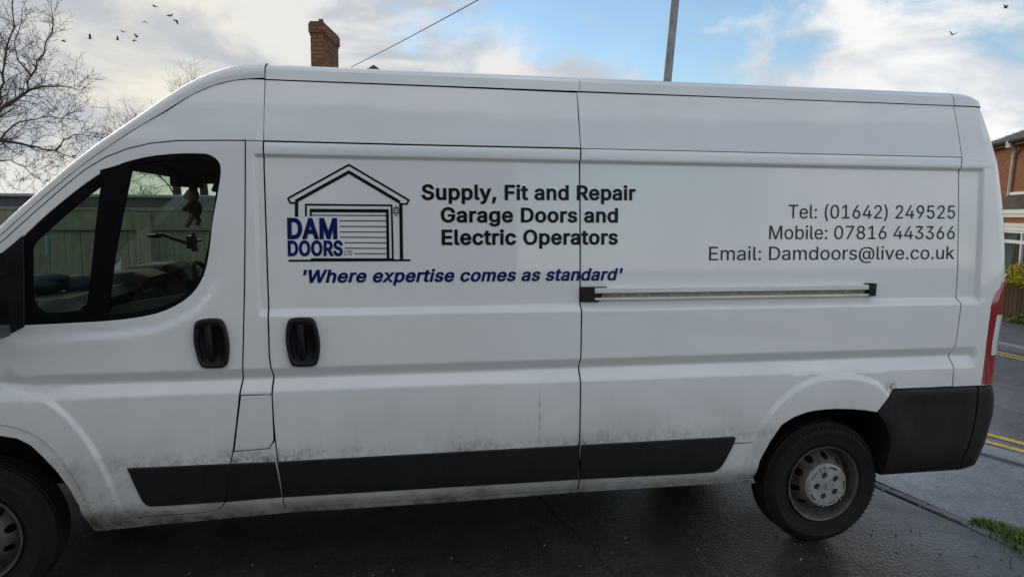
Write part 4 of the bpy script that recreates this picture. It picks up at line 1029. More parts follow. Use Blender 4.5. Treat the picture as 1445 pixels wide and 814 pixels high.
wing = [(-.124, 1.455), (-.124, .905)] + [(FC[0] + .56 * cos(a), FC[1] + .56 * sin(a)) for a in np.linspace(1.66, 3.2, 14)] + [(-.66, .40), (-.90, .40), (-.93, .80), (-.80, 1.12), (-.5, 1.26), (-.3, 1.315), (-.2, 1.39)]
panel('front_wing', wing, 'van_paint', VAN, gap=.002, both=True)

# black mouldings along the side
def mould(name, pts, parent):
    return panel(name, smooth_poly(pts, 1, 60), 'black_plastic', parent, gap=.001, off=-.012, flange=.03, lip=.006)


mir(mould('side_moulding', DATA['mold_door'], door), None, fdoor)
mir(mould('side_moulding', DATA['mold_pillar'], VAN))
mir(mould('side_moulding', DATA['mold_slide'], sd[0]), None, sd[1])
mir(mould('side_moulding', DATA['mold_rear'], qp[0]), None, qp[1])
# thin seam from the moulding to the rear arch and the step below it
mb = MB()
(xa, za), (xb, zb) = DATA['seam_low']
mb.box(((xa + xb) / 2, float(Yb(np.array([xa]), np.array([za]))[0]) - .0005, (za + zb) / 2), (xb - xa, .002, .0035))
mb.build('panel_seam', 'black_rubber', qp[0])

# dark backing behind every gap
def ribbon(mb, path, w=.034, d=.0075):
    path = [tuple(p) for p in path]
    n = len(path)
    rows = []
    for i, (x, z) in enumerate(path):
        a, b = np.array(path[max(i - 1, 0)]), np.array(path[min(i + 1, n - 1)])
        t = (b - a) / max(np.hypot(*(b - a)), 1e-9)
        m = np.array((t[1], -t[0])) * w / 2
        row = []
        for s in (-1, 1):
            xx, zz = x + m[0] * s, z + m[1] * s
            row.append((xx, float(Yb(np.array([xx]), np.array([zz]))[0]) + d, zz))
        rows.append(row)
    mb.grid(rows)


def dense(p, st=.03):
    out = []
    for a, b in zip(p[:-1], p[1:]):
        a, b = np.array(a, float), np.array(b, float)
        k = max(1, int(np.hypot(*(b - a)) / st))
        out += [tuple(a + (b - a) * j / k) for j in range(k)]
    return out + [tuple(p[-1])]


mb = MB()
for key in ('front_door', 'b_pillar', 'sliding_door', 'sliding_door_top', 'quarter_top', 'fuel_flap'):
    p = DATA[key] + [DATA[key][0]]
    if key == 'front_door':
        p = p[:[i for i, q in enumerate(p) if q[1] < .42][-1]]      # not round the wheel arch
    ribbon(mb, dense(p))
ribbon(mb, dense(DATA['rear_gap']))
ribbon(mb, dense(DATA['cab_edge']))
seal = mb.build('door_seal', 'black_rubber', VAN)

# ---- rear corner, rear face, roof
XR_Z = [.30, .865, 1.10, 1.26, 1.455, 1.65, 1.84, 2.013, 2.147, 2.242, 2.339, 2.401]
XR_X = [5.05, 5.053, 5.062, 5.083, 5.098, 5.087, 5.067, 5.040, 5.005, 4.975, 4.950, 4.930]
RG = np.array(sorted([(z, x) for x, z in DATA['rear_gap']]))


def corner_pts(z, ns=9, off=0.0, r=.10):
    """Plan curve of the rear corner at height z, from the panel gap round to the tail door."""
    x0 = float(np.interp(z, RG[:, 0], RG[:, 1])) + .003
    xr = float(np.interp(z, XR_Z, XR_X))
    xs = list(np.linspace(x0, 4.86, 5)) + [4.866, 4.873, 4.88, 4.887, 4.894]
    xs = [x for x in xs if x < xr - r] + [xr - r]
    out = [(x, float(Yb(np.array([x]), np.array([z]))[0]) - off) for x in xs[:-1]]
    while len(out) < 10:
        out.append((xr - r - .0001 * (10 - len(out)), out[-1][1]))
    yc = float(Yb(np.array([4.95]), np.array([z]))[0])
    for k in range(ns + 1):
        a = pi / 2 * k / ns
        out.append((xr - r + (r + off) * sin(a), yc + r - (r + off) * cos(a)))
    return out, xr, yc


zs = [z for z in ZL if .862 < z < 2.36] + [2.3635]
rows = []
for z in [.8635] + zs:
    pts, xr, yc = corner_pts(z)
    rows.append([(x, y, z) for x, y in pts])
mb = MB()
mb.grid(rows)
e = [(r_[0][0], r_[0][1] + .014, r_[0][2]) for r_ in rows]
mb.grid([e, [r_[0] for r_ in rows]])
rc = mb.build('rear_corner', 'van_paint', VAN, smooth=True, sharp=50)
rcf = mir(rc)
# rear doors
rows = []
for z in [.45] + zs:
    pts, xr, yc = corner_pts(max(z, .87))
    rows.append([(xr + .002, yc + .104, z), (xr + .012, .45, z), (xr + .014, WID / 2 - .004, z)])
mb = MB()
mb.grid(rows)
rd = mb.build('rear_door', 'van_paint', VAN, smooth=True)
mb = MB().box((5.115, .92, 1.15), (.03, .05, .16))
mb.build('handle', 'black_plastic', rd, bevel=.006)
mir(rd)

# roof in three pressings
PRO = [(z, y) for z, y in zip(KZ, KY) if z > 2.36]
PRO[0] = (2.3695, .1072)


def roof_row(x, f=lambda z: z, dy=0.0, n_mid=4):
    near = [(x, y + dy * (1 - min(1, y)), f(z)) for z, y in PRO]
    return near + [(x, WID - y, z) for (x, y, z) in near[::-1][1:]]


def finer(pro):
    a = np.array(pro)
    t = np.arange(len(a))
    tt = np.linspace(0, len(a) - 1, (len(a) - 1) * 3 + 1)
    zz, yy = np.interp(tt, t, a[:, 0]), np.interp(tt, t, a[:, 1])
    k = np.array([.25, .5, .25])
    zz[5:-1] = np.convolve(zz[4:], k, 'valid')
    yy[5:-1] = np.convolve(yy[4:], k, 'valid')
    return list(zip(zz, yy))


PRO = finer(PRO)


def roof_piece(name, x0, x1, xe=.0, n=8):
    mb = MB()
    rows = [roof_row(x) for x in np.linspace(x0, x1, n)]
    mb.grid(rows)
    for rr, s in ((rows[0], 0), (rows[-1], 1)):
        low = [(x, y + .004, z - .012) for x, y, z in rr]
        mb.grid([rr, low] if s else [low, rr])
    return mb.build(name, 'van_paint', VAN, smooth=True, sharp=28)


roof_piece('roof_panel', 1.2085, 2.6585)
roof_piece('roof_panel', 2.6615, 4.7235)
mb = MB()
hx = [4.727, 4.74, 4.77, 4.81, 4.84, 4.862, 4.880, 4.893, 4.905, 4.918, 4.935]
hh = [1, 1, .995, .965, .91, .82, .69, .54, .37, .18, 0.0]
rows = [roof_row(x, lambda z, h=h: 2.3695 + (z - 2.3695) * h, dy=.05 * (1 - h) ** 2) for x, h in zip(hx, hh)]
mb.grid(rows)
mb.build('roof_cap', 'van_paint', VAN, smooth=True, sharp=28)

# cab roof and windscreen
CE = [(1.2048, 2.3695)] + [tuple(p) for p in DATA['cab_edge'][1:]] + [(-.16, 1.39), (-.26, 1.31)]
CS = [(1.205, 2.4495, .166), (1.11, 2.445, .166), (1.026, 2.4215, .162), (.908, 2.369, .150), (.792, 2.290, .135), (.678, 2.198, .120), (.605, 2.1425, .112),
      (.5055, 2.072, .110), (.4119, 1.994, .105), (.249, 1.843, .098), (.107, 1.706, .088), (-.061, 1.544, .080), (-.20, 1.415, .08), (-.31, 1.315, .09)]


def resample(p, n, s=1):
    p = np.array(p, float)
    d = np.r_[0, np.cumsum(np.linalg.norm(np.diff(p, axis=0), axis=1))]
    t = np.linspace(0, d[-1], n)
    q = np.stack([np.interp(t, d, p[:, k]) for k in range(p.shape[1])], 1)
    for _ in range(s):
        q[1:-1] = q[:-2] * .25 + q[1:-1] * .5 + q[2:] * .25
    return q


NR = 40
ce, cs = resample(CE, NR, 2), resample(CS, NR, 2)
strip, across = [], []
for i in range(NR):
    xe, ze = ce[i]
    xs_, zs_, ys_ = cs[i]
    ye = float(Yb(np.array([xe]), np.array([ze]))[0])
    row = []
    for t in np.linspace(0, 1, 9):
        # rounded shoulder: leaves the side flat, arrives turned in
        t = t if t > 0 else max(0.0, .045 * (1 - i / 16))
        bx, bz = xe + (xs_ - xe) * (1 - (1 - t) ** 1.35), ze + (zs_ - ze) * (1 - (1 - t) ** 1.35)
        by = ye - .003 + (ys_ - ye) * max(0, (t - .42) / .58) ** 1.15
        row.append((bx, by, bz))
    strip.append(row)
    a, b = cs[max(i - 1, 0)], cs[min(i + 1, NR - 1)]
    d = np.array((b[0] - a[0], b[1] - a[1]))
    d /= np.hypot(*d)
    nx, nz = (d[1], -d[0])
    if nz < 0:
        nx, nz = -nx, -nz
    w = sstep(0, 1, i / (NR - 1) * 1.6)
    acr = []
    for y in (0.0, .03, .08, .16, .3, .5, .7, .88):
        yy = ys_ + y * (WID / 2 - ys_) / .88
        s = (yy - ys_) / (WID / 2 - ys_)
        bulge = (.058 + .05 * w) * (1 - (1 - s) ** 2)
        acr.append((xs_ + nx * bulge, yy, zs_ + nz * bulge))
    across.append(acr + [(x, WID - y, z) for x, y, z in acr[::-1][1:]])
mb = MB().grid(strip)
cr = mb.build('cab_pillar', 'van_paint', VAN, smooth=True, sharp=50)
mir(MB().grid(strip[:int(NR * .42)]).build('cab_pillar', 'van_paint', VAN, smooth=True, sharp=50))
bpy.data.objects.remove(bpy.data.objects['cab_pillar.001'])
cut = int(NR * .50)
roofrows = across[:cut + 1]
mb = MB().grid(roofrows)
mb.build('cab_roof', 'van_paint', VAN, smooth=True, sharp=60)
mb = MB().grid([[Vector(p) for p in r_] for r_ in across[cut:]])
ws = mb.build('windscreen', 'windscreen_glass', VAN, smooth=True, sharp=70)
# bonnet and front end (mostly ahead of the picture's edge)
rows = []
for x, z, yi in ((-.27, 1.30, .10), (-.42, 1.27, .10), (-.6, 1.20, .13), (-.78, 1.08, .19), (-.90, .90, .28)):
    yn = float(Yb(np.array([x]), np.array([min(z, 1.25)]))[0]) + .02
    r_ = []
    for k in range(13):
        s = k / 12
        yy = yn + (WID - 2 * yn) * s
        bul = 1 - (2 * s - 1) ** 4
        r_.append((x - .22 * bul * (1 if x < -.5 else .6), yy, z + .06 * bul))
    rows.append(r_)
MB().grid(rows).build('bonnet', 'van_paint', VAN, smooth=True)
rows = []
for z in (.30, .40, .6, .75, .90):
    r_ = []
    for k in range(17):
        s = k / 16
        bul = 1 - abs(2 * s - 1) ** 3.5
        r_.append((-.86 - .27 * bul - (.03 if z < .8 else 0), .26 + (WID - .52) * s, z))
    rows.append(r_)
MB().grid(rows).build('front_bumper', 'bumper_plastic', VAN, smooth=True)
for s in (0, 1):
    mb = MB()
    mb.prism([(-.88, .88), (-.66, 1.08), (-.55, 1.20), (-.72, 1.13), (-.86, 1.0)], .19, .30, .01)
    h = mb.build('headlight', 'white_lens', VAN, smooth=True)
    if s:
        mir(h)
        bpy.data.objects.remove(h)

# rear bumper wraps round the corner
BF = DATA['bump_front_edge']
fz = np.array(sorted([(z, x) for x, z in BF if True]))
BZ = [.366, .372, .40, .45, .52, .60, .68, .7375, .78, .82, .845, .857, .8605]
SX = np.array(sorted([(z, x) for x, z in DATA['bump_seam']]))


def bump_y(z):
    return float(np.interp(z, [.366, .40, .50, .70, .855, .8605], [.055, .012, -.008, -.014, -.010, .004]))


def bump_xr(z):
    return float(np.interp(z, [.366, .405, .457, .582, .703, .80, .8605], [4.985, 5.012, 5.022, 5.050, 5.072, 5.070, 5.050]))


rows_a, rows_b = [], []
for z in BZ:
    x0 = float(np.interp(z, fz[:, 0], fz[:, 1]))
    xs_ = float(np.interp(z, SX[:, 0], SX[:, 1]))
    y = bump_y(z)
    # pressed field in the side of the bumper
    def fy(x):
        q = sstep(x0 + .10, x0 + .16, x) * (1 - sstep(4.80, 4.84, x)) * sstep(.56, .60, z) * (1 - sstep(.79, .82, z))
        return y + .010 * q
    rows_a.append([(x0 + .01, y + .42, z), (x0, y + .03, z), (x0 + .004, y + .004, z)] + [(x, fy(x), z) for x in np.linspace(x0 + .012, xs_ - .008, 16)] + [(xs_ - .004, y + .002, z), (xs_ - .003, y + .02, z)])
    xr = bump_xr(z)
    r = .11
    arc = [(xr - r + r * sin(a), y + r - r * cos(a), z) for a in np.linspace(0, pi / 2, 9)]
    rows_b.append([(xs_ + .003, y + .02, z), (xs_ + .005, y + .001, z)] + arc + [(xr + .02, .6, z), (xr + .02, WID / 2, z)])
for nm, rows in (('rear_bumper_side', rows_a), ('rear_bumper', rows_b)):
    mb = MB().grid(rows)
    top = [(x, y + .06 if i < 8 or nm != 'rear_bumper' else y, z + .001) for i, (x, y, z) in enumerate(rows[-1])]
    bot = [(x - .0, y + .08, z) for (x, y, z) in rows[0]]
    mb.grid([rows[-1], top])
    mb.grid([bot, rows[0]])
    mir(mb.build(nm, 'bumper_plastic', VAN, smooth=True, sharp=45))

# tail lamp set into the corner
def arc_at(z, a, off):
    pts, xr, yc = corner_pts(z)
    r = .10
    return (xr - r + (r + off) * sin(a), yc + r - (r + off) * cos(a), z)


def flat_or_arc(z, s, off):
    """s < 0: metres ahead of the corner arc along the side; s >= 0: angle round the arc."""
    pts, xr, yc = corner_pts(z)
    if s < 0:
        return (xr - .10 + s, float(Yb(np.array([xr - .10 + s]), np.array([z]))[0]) - off, z)
    return arc_at(z, s, off)


LAMP = DATA['lamp_edge']
lz = np.array([p[0] for p in LAMP])
ls = np.array([p[1] for p in LAMP])
rows = []
for z in np.linspace(.868, 1.428, 30):
    s0 = float(np.interp(z, lz, ls))
    rows.append([flat_or_arc(z, s0 + (1.5 - s0) * k / 12, -.004 if k == 0 else .006) for k in range(13)])
tl = MB().grid(rows).build('tail_light', 'red_lens', VAN, smooth=True, sharp=60)
rows = []
for z in np.linspace(1.03, 1.25, 10):
    s0 = float(np.interp(z, lz, ls))
    rows.append([arc_at(z, .03 + 1.47 * k / 8, .004 if k == 0 else .009) for k in range(9)])
rl = MB().grid(rows).build('reversing_light', 'white_lens', tl, smooth=True)
tlf = mir(tl)
mir(rl, None, tlf)

# ------------------------------------------------------------------ van fittings


def y_at(x, z):
    return float(Yb(np.array([x]), np.array([z]))[0])


# door handles: a dished bezel with an upright grip
def handle(pts, parent):
    p = smooth_poly(pts, 2, 80)
    xs, zs = [q[0] for q in p], [q[1] for q in p]
    cx, cz = (min(xs) + max(xs)) / 2, (min(zs) + max(zs)) / 2
    y0 = y_at(cx, cz)
    n = len(p)
    rings = [(1.0, .004), (1.0, -.014), (.97, -.021), (.93, -.024), (.80, -.022), (.72, -.012), (.64, -.004), (.3, -.0025)]
    mb = MB()
    rows = [[(cx + (x - cx) * s, y0 + d, cz + (z - cz) * s - (.006 if s < .9 else 0)) for x, z in p] for s, d in rings]
    mb.grid(rows, closed=True)
    mb.add(rows[-1], [tuple(range(n))])
    b = mb.build('door_handle', 'black_plastic', parent, smooth=True, sharp=60)
    mb = MB()
    H = max(zs) - min(zs)
    mb.tube([(cx - .008, y0 - .010, cz + H * .42), (cx - .008, y0 - .026, cz + H * .36), (cx - .006, y0 - .030, cz), (cx - .004, y0 - .022, cz - H * .25), (cx - .004, y0 - .004, cz - H * .33)],
            [.014, .017, .017, .015, .012], 8)
    mb.build('grip', 'black_plastic', b, smooth=True)
    mb = MB().box((cx + .014, y0 - .006, cz), (.006, .010, H * .5))
    mb.build('latch_slot', 'black_rubber', b)
    return b


hd = handle(DATA['handle_door'], door)
handle(DATA['handle_slide'], sd[0])
hf = mir(hd, None, fdoor)

# sliding door rail
(x0, zt), (_, zb), (x1, zb1), (_, zt1) = DATA['rail']
zt, zb = (zt + zt1) / 2, (zb + zb1) / 2
yr = y_at(3.4, 1.39)
mb = MB()
sec = [(yr - .030, zt), (yr - .031, zt - .004), (yr - .031, zt - .024), (yr - .029, zt - .026), (yr - .008, zt - .028), (yr + .002, zt - .028), (yr + .002, zt)]
rows = [[(x, y, z) for y, z in sec] for x in (x0, x1)]
mb.grid(rows, closed=True)
mb.add(rows[0], [tuple(range(len(sec)))]).add(rows[1], [tuple(range(len(sec)))[::-1]])
rail = mb.build('door_rail', 'aluminium', qp[0], bevel=.0015)
MB().box(((x0 + x1) / 2, yr - .024, zb + .005), (x1 - x0, .016, .010)).build('lower_lip', 'aluminium', rail, bevel=.002)
MB().box(((x0 + x1) / 2, yr - .004, (zt + zb) / 2 - .009), (x1 - x0 - .01, .008, zt - zb - .040)).build('track', 'track_shade', rail)
capf = smooth_poly(DATA['rail_cap_front'], 0)
mb = MB().prism(clean(DATA['rail_cap_front']), yr - .022, yr + .004, .004)
mb.build('end_cap', 'black_plastic', rail)
mb = MB().prism(clean(DATA['rail_cap_rear']), yr - .033, yr + .004, .004)
mb.build('end_cap', 'black_plastic', rail)


# ---- lettering and the company emblem
def glyph_faces(spl, grow):
    """Triangles of one letter (winding rule), its strokes thickened by grow (cap heights)."""
    k = 1 / 509.0
    loops = []
    for fl in spl:
        p = [(fl[2 * i] * k, fl[2 * i + 1] * k) for i in range(len(fl) // 2)]
        q = []
        for a in p:
            if not q or abs(a[0] - q[-1][0]) + abs(a[1] - q[-1][1]) > .004:
                q.append(a)
        if abs(q[0][0] - q[-1][0]) + abs(q[0][1] - q[-1][1]) < .004:
            q.pop()
        loops.append(q)
    # outer contours turn one way, counters the other: find which by the largest loop
    big = max(loops, key=lambda q: abs(area(q)))
    sg = 1 if area(big) > 0 else -1
    if grow:
        loops = [[(x + sg * m[0] * grow, y + sg * m[1] * grow * .8) for (x, y), m in zip(q, vnormals(q))] for q in loops]
    pts, ed = [], []
    for q in loops:
        o = len(pts)
        pts += [Vector(a) for a in q]
        ed += [(o + i, o + (i + 1) % len(q)) for i in range(len(q))]
    vo, eo, fo, _a, _b, _c = delaunay_2d_cdt(pts, ed, [], 0, 1e-6)
    V = np.array([(p.x, p.y) for p in vo])
    out = []
    for f in fo:
        c = V[list(f)].mean(0)
        w = 0
        for q in loops:
            for (x1, y1), (x2, y2) in zip(q, q[1:] + q[:1]):
                if (y1 > c[1]) != (y2 > c[1]):
                    if (x2 - x1) * (c[1] - y1) / (y2 - y1) + x1 > c[0]:
                        w += 1 if y2 > y1 else -1
        if w:
            out.append(tuple(f))
    return V, out


def text_mesh(name, s, col, bold, shear, x0, z0, x1, z1, cap, parent, y_off=.0024):
    """A line of vinyl lettering: an Empty that parents one cut-out per letter."""
    pen = 0.0
    k = 1 / 509.0
    got = []
    for ch in s:
        adv, spl = GLYPHS[ch]
        if spl:
            V, F = glyph_faces(spl, (.055 if len(s) > 6 else .075 if s != 'LTD' else .02) if bold else .0)
            V = V.copy()
            V[:, 0] += pen + shear * V[:, 1]
            got.append((V, F))
        pen += adv * k + (.050 if bold else .006)
    mn = min(V[:, 0].min() for V, F in got)
    mx = max(V[:, 0].max() for V, F in got)
    line = bpy.data.objects.new(name, None)
    COL.objects.link(line)
    line.location = ((x0 + x1) / 2, y_at((x0 + x1) / 2, z0), z0)
    attach(line, parent)
    for V, F in got:
        t = (V[:, 0] - mn) / (mx - mn)
        X = x0 + (x1 - x0) * t
        Zz = z0 + (z1 - z0) * t + V[:, 1] * cap
        mb = MB()
        mb.add([(a, y_at(a, b) - y_off, b) for a, b in zip(X, Zz)], F)
        ob = mb.build('letter', (col if bold else 'grey') + '_vinyl', line)
        fix_facing(ob)
    return line


def fix_facing(ob):
    me = ob.data
    if sum(p.normal.y * p.area for p in me.polygons) > 0:
        me.flip_normals()


for row in DATA['text']:
    s, col, bold, sh, xa, za, xb, zb_, cap = row
    text_mesh('lettering', s, col, bold, sh, xa, za, xb, zb_, cap, VAN)
lg = bpy.data.objects.new('garage_emblem', None)
COL.objects.link(lg)
lg.location = (1.6, .04, 1.7)
attach(lg, VAN)
for i, (w, pts) in enumerate(DATA['logo_strokes']):
    p = [np.array(q) for q in pts]
    n = len(p)
    L_, R_ = [], []
    for k in range(n):
        a = p[k] - p[k - 1] if k else p[1] - p[0]
        b = p[k + 1] - p[k] if k < n - 1 else a
        a, b = a / np.hypot(*a), b / np.hypot(*b)
        na, nb = np.array((-a[1], a[0])), np.array((-b[1], b[0]))
        m = na + nb
        m = m * 2 / max(m @ m, .6)
        L_.append(p[k] + m * w / 2)
        R_.append(p[k] - m * w / 2)
    yo = .0020 + i * .00003
    logo = MB()
    vs = [(q[0], y_at(*q) - yo, q[1]) for q in L_ + R_]
    logo.add(vs, [(k, k + 1, n + k + 1, n + k) for k in range(n - 1)])
    fix_facing(logo.build('emblem_line', 'black_vinyl', lg))
for row in DATA['logo_text']:
    s, col, bold, sh, xa, za, xb, zb_, cap = row
    text_mesh('lettering', s, col, bold, sh, xa, za, xb, zb_, cap, VAN, .0028)


# ---- wheels
def make_wheel(cx, cz):
    """Steel wheel at axle centre cx, cz; outer face near y = .04."""
    Y0 = .045
    R = cz + .0
    tyre = [(.200, .045), (.205, .028), (.215, .018), (.228, .012), (.232, .009), (.236, .011), (.262, .002), (.285, .000), (.288, -.002), (.291, .000), (.305, .006), (.318, .018), (.3265, .034)]
    z_ = []
    w0, w1 = .036, .180
    for k in range(5):
        a = w0 + (w1 - w0) * k / 5
        b = w0 + (w1 - w0) * (k + 1) / 5
        z_ += [(R - .001, a + .003), (R, a + .006), (R, b - .008), (R - .001, b - .005), (R - .009, b - .004), (R - .009, b - .0005)]
    tyre += z_[:-2] + [(.3265, .186), (.31, .205), (.285, .216), (.24, .208), (.205, .190)]
    mb = MB().lathe([(r, h) for r, h in tyre], (cx, Y0, cz), 72)
    # small sipes cut the tread edge
    wh = mb.build('wheel', 'tyre_rubber', None, smooth=True, sharp=35)
    # moulded ribs round the sidewall
    ribs = MB()
    for k in range(72):
        a = 2 * pi * k / 72
        for (ra, rb) in ((.306, .319),):
            d = Vector((cos(a), 0, sin(a)))
            t = Vector((-sin(a), 0, cos(a)))
            p0, p1 = d * ra + Vector((0, .0035, 0)), d * rb + Vector((0, .016, 0))
            c = Vector((cx, Y0, cz))
            q = [c + p0 - t * .005, c + p0 + t * .005, c + p1 + t * .005, c + p1 - t * .005]
            up = Vector((0, -.003, 0)) + d * .001
            ribs.add(q + [v + up for v in q], [(4, 5, 6, 7), (0, 1, 5, 4), (1, 2, 6, 5), (2, 3, 7, 6), (3, 0, 4, 7)])
    ribs.build('sidewall_rib', 'tyre_rubber', wh)['kind'] = 'stuff'
    # rim: bead flange, well and dished disc with ten hand holes
    prof = [(.2065, .020), (.2085, .010), (.206, .006), (.200, .008), (.195, .020), (.190, .034), (.186, .052), (.182, .085), (.178, .100)]
    rim = MB().lathe(prof, (cx, Y0, cz), 64).build('rim', 'steel_rim', wh, smooth=True, sharp=50)

    def dish(r):
        return np.interp(r, [0, .114, .122, .134, .146, .160, .170, .178], [-.004, -.004, .004, .022, .042, .066, .078, .080])

    yf = (lambda x, z: Y0 + dish(np.hypot(np.asarray(x) - cx, np.asarray(z) - cz)))
    ring = [(cx + .1785 * cos(a), cz + .1785 * sin(a)) for a in np.linspace(0, 2 * pi, 64, endpoint=False)]
    holes = []
    for k in range(10):
        a = 2 * pi * (k + .3) / 10
        c = (cx + .146 * cos(a), cz + .146 * sin(a))
        holes.append([(c[0] + .0215 * cos(b) * -sin(a) + .0165 * sin(b) * cos(a), c[1] + .0215 * cos(b) * cos(a) + .0165 * sin(b) * sin(a)) for b in np.linspace(0, 2 * pi, 16, endpoint=False)])
    zl = [cz + d for d in np.arange(-.17, .171, .014)]
    panel('disc', ring, 'steel_rim', rim, yf=yf, gap=0, holes=holes, flange=.012, lip=.002, step=.014, zl=zl)
    # silver centre cap with five bolt wells, slots round its edge and a small emblem
    ring = [(cx + .116 * cos(a), cz + .116 * sin(a)) for a in np.linspace(0, 2 * pi, 56, endpoint=False)]
    holes = []
    for k in range(5):
        a = 2 * pi * k / 5 + pi
        c = (cx + .060 * cos(a), cz + .060 * sin(a))
        holes.append([(c[0] + .0205 * cos(b), c[1] + .0205 * sin(b)) for b in np.linspace(0, 2 * pi, 16, endpoint=False)])
    for k in range(5):
        a = 2 * pi * (k + .5) / 5 + pi
        sl = []
        for b in np.linspace(-.27, .27, 7):
            sl.append((cx + .107 * cos(a + b), cz + .107 * sin(a + b)))
        for b in np.linspace(.27, -.27, 7):
            sl.append((cx + .093 * cos(a + b), cz + .093 * sin(a + b)))
        holes.append(sl)
    zl = [cz + d for d in np.arange(-.112, .113, .014)]
    cy = (lambda x, z: Y0 + np.interp(np.hypot(np.asarray(x) - cx, np.asarray(z) - cz), [0, .03, .035, .096, .110, .116], [-.020, -.020, -.023, -.023, -.026, -.012]))
    hub = panel('hub_cap', ring, 'hubcap_silver', wh, yf=cy, gap=0, holes=holes, flange=.016, lip=.002, step=.014, zl=zl)
    MB().lathe([(.0, .008), (.113, .008)], (cx, Y0, cz), 32).build('backing', 'well_black', hub)
    for k in range(5):
        a = 2 * pi * k / 5 + pi
        c = (cx + .060 * cos(a), Y0 + .006, cz + .060 * sin(a))
        MB().lathe([(.0, -.010), (.0085, -.010), (.0105, -.007), (.0105, .004)], c, 6).build('wheel_bolt', 'steel_rim', hub)
    for k in range(5):
        for s in (-1, 1):
            a = 2 * pi * k / 5 + pi
            d = Vector((cos(a), 0, sin(a)))
            t = Vector((-sin(a), 0, cos(a)))
            c = Vector((cx, Y0 - .024, cz)) + d * .098 + t * (.013 * s)
            MB().box(c, (.030, .009, .005), Matrix.Rotation(-a, 3, 'Y')).build('rib', 'hubcap_silver', hub)
    # rampant animal badge, little more than a lump at this size
    badge = [(-.010, -.018), (-.004, -.019), (-.003, -.012), (.003, -.013), (.005, -.019), (.010, -.018), (.008, -.008), (.012, -.003), (.017, -.006), (.017, .000), (.011, .004), (.015, .009), (.012, .013), (.007, .010), (.006, .017), (.000, .020), (-.007, .016), (-.006, .010), (-.013, .008), (-.012, .002), (-.006, .003), (-.009, -.006)]
    MB().prism([(cx + x, cz + z) for x, z in badge][::-1], Y0 - .0310, Y0 - .023, .0015).build('emblem', 'hubcap_silver', hub)
    MB().lathe([(.0, .10), (.19, .10), (.19, .18), (.0, .18)], (cx, Y0, cz), 32).build('brake_drum', 'well_black', wh)
    return wh


def all_children(o):
    return [c for c in bpy.data.objects if c.parent == o]


def copy_part(o, parent, dx=0.0, flip=False):
    c = o.copy()
    COL.objects.link(c)
    c.parent = parent
    return c


rear_wheel = make_wheel(RC[0], .336)
kids = [(k, all_children(k)) for k in all_children(rear_wheel)]
attach(rear_wheel, VAN)
for off, far in (((FC[0] - RC[0]), False), (0.0, True), ((FC[0] - RC[0]), True)):
    w = rear_wheel.copy()
    COL.objects.link(w)
    w.parent = VAN
    if far:
        # turned to face outwards on the other side
        w.rotation_euler = (0, 0, pi)
        w.location = (2 * RC[0] - 2.0 + off, WID - 1.0, 0)
        w.location = (RC[0] + off + RC[0] - 2.0, WID - 1.0, 0)
    else:
        w.location = rear_wheel.location + Vector((off, 0, 0))
    for k, subs in kids:
        c = copy_part(k, w)
        for s in subs:
            copy_part(s, c)

# ---- wheel housings and underside
for (cx, cz, r, x0, x1) in ((FC[0], FC[1], .56, -.70, .45), (RC[0], RC[1], .47, 3.66, 4.42)):
    mb = MB()
    prof = [(cx + r * cos(a), cz + r * sin(a)) for a in np.linspace(.15, pi - .15, 26)]
    rows = [[(x, y, z) for x, z in prof] for y in (.045, .2, .46)]
    mb.grid(rows)
    mb.add([(x, .46, z) for x, z in prof], [tuple(range(len(prof)))])
    h = mb.build('wheel_housing', 'well_black', VAN, smooth=True, sharp=50)
    mir(h)
mb = MB()
mb.box((2.05, WID / 2, .43), (3.1, 1.84, .10))
mb.box((2.1, .62, .36), (3.3, .12, .12)).box((2.1, 1.43, .36), (3.3, .12, .12))
mb.box((4.66, WID / 2, .50), (.5, 1.8, .08))
mb.box((1.4, 1.0, .33), (1.1, .5, .16))
mb.build('chassis', 'well_black', VAN)
mb = MB().tube([(RC[0], .3, .33), (RC[0], 1.75, .33)], .05, 10)
mb.build('rear_axle', 'well_black', VAN)
mb = MB().tube([(1.6, .75, .30), (2.6, .72, .29), (3.6, .70, .32), (4.6, .55, .33)], .032, 8)
mb.build('exhaust', 'well_black', VAN)

# ---- cab interior
mb = MB()
mb.box((1.36, WID / 2, 1.38), (.03, 1.84, 1.86))
mb.build('bulkhead', 'headliner', VAN)
mb = MB()
MB().box((.86, 1.915, 2.045), (.92, .05, .15)).build('header_trim', 'headliner', VAN)
rows = [[(x, y, z) for y in (.125, .5, WID / 2, 1.55, 1.925)] for x, z in ((.44, 1.985), (.52, 2.035), (.62, 2.075), (.80, 2.10), (1.345, 2.10))]
mb.grid(rows)
mb.build('roof_lining', 'headliner', VAN, smooth=True)
mb = MB().box((.95, WID / 2, .62), (.82, 1.85, .05))
mb.build('cab_floor', 'headliner', VAN)
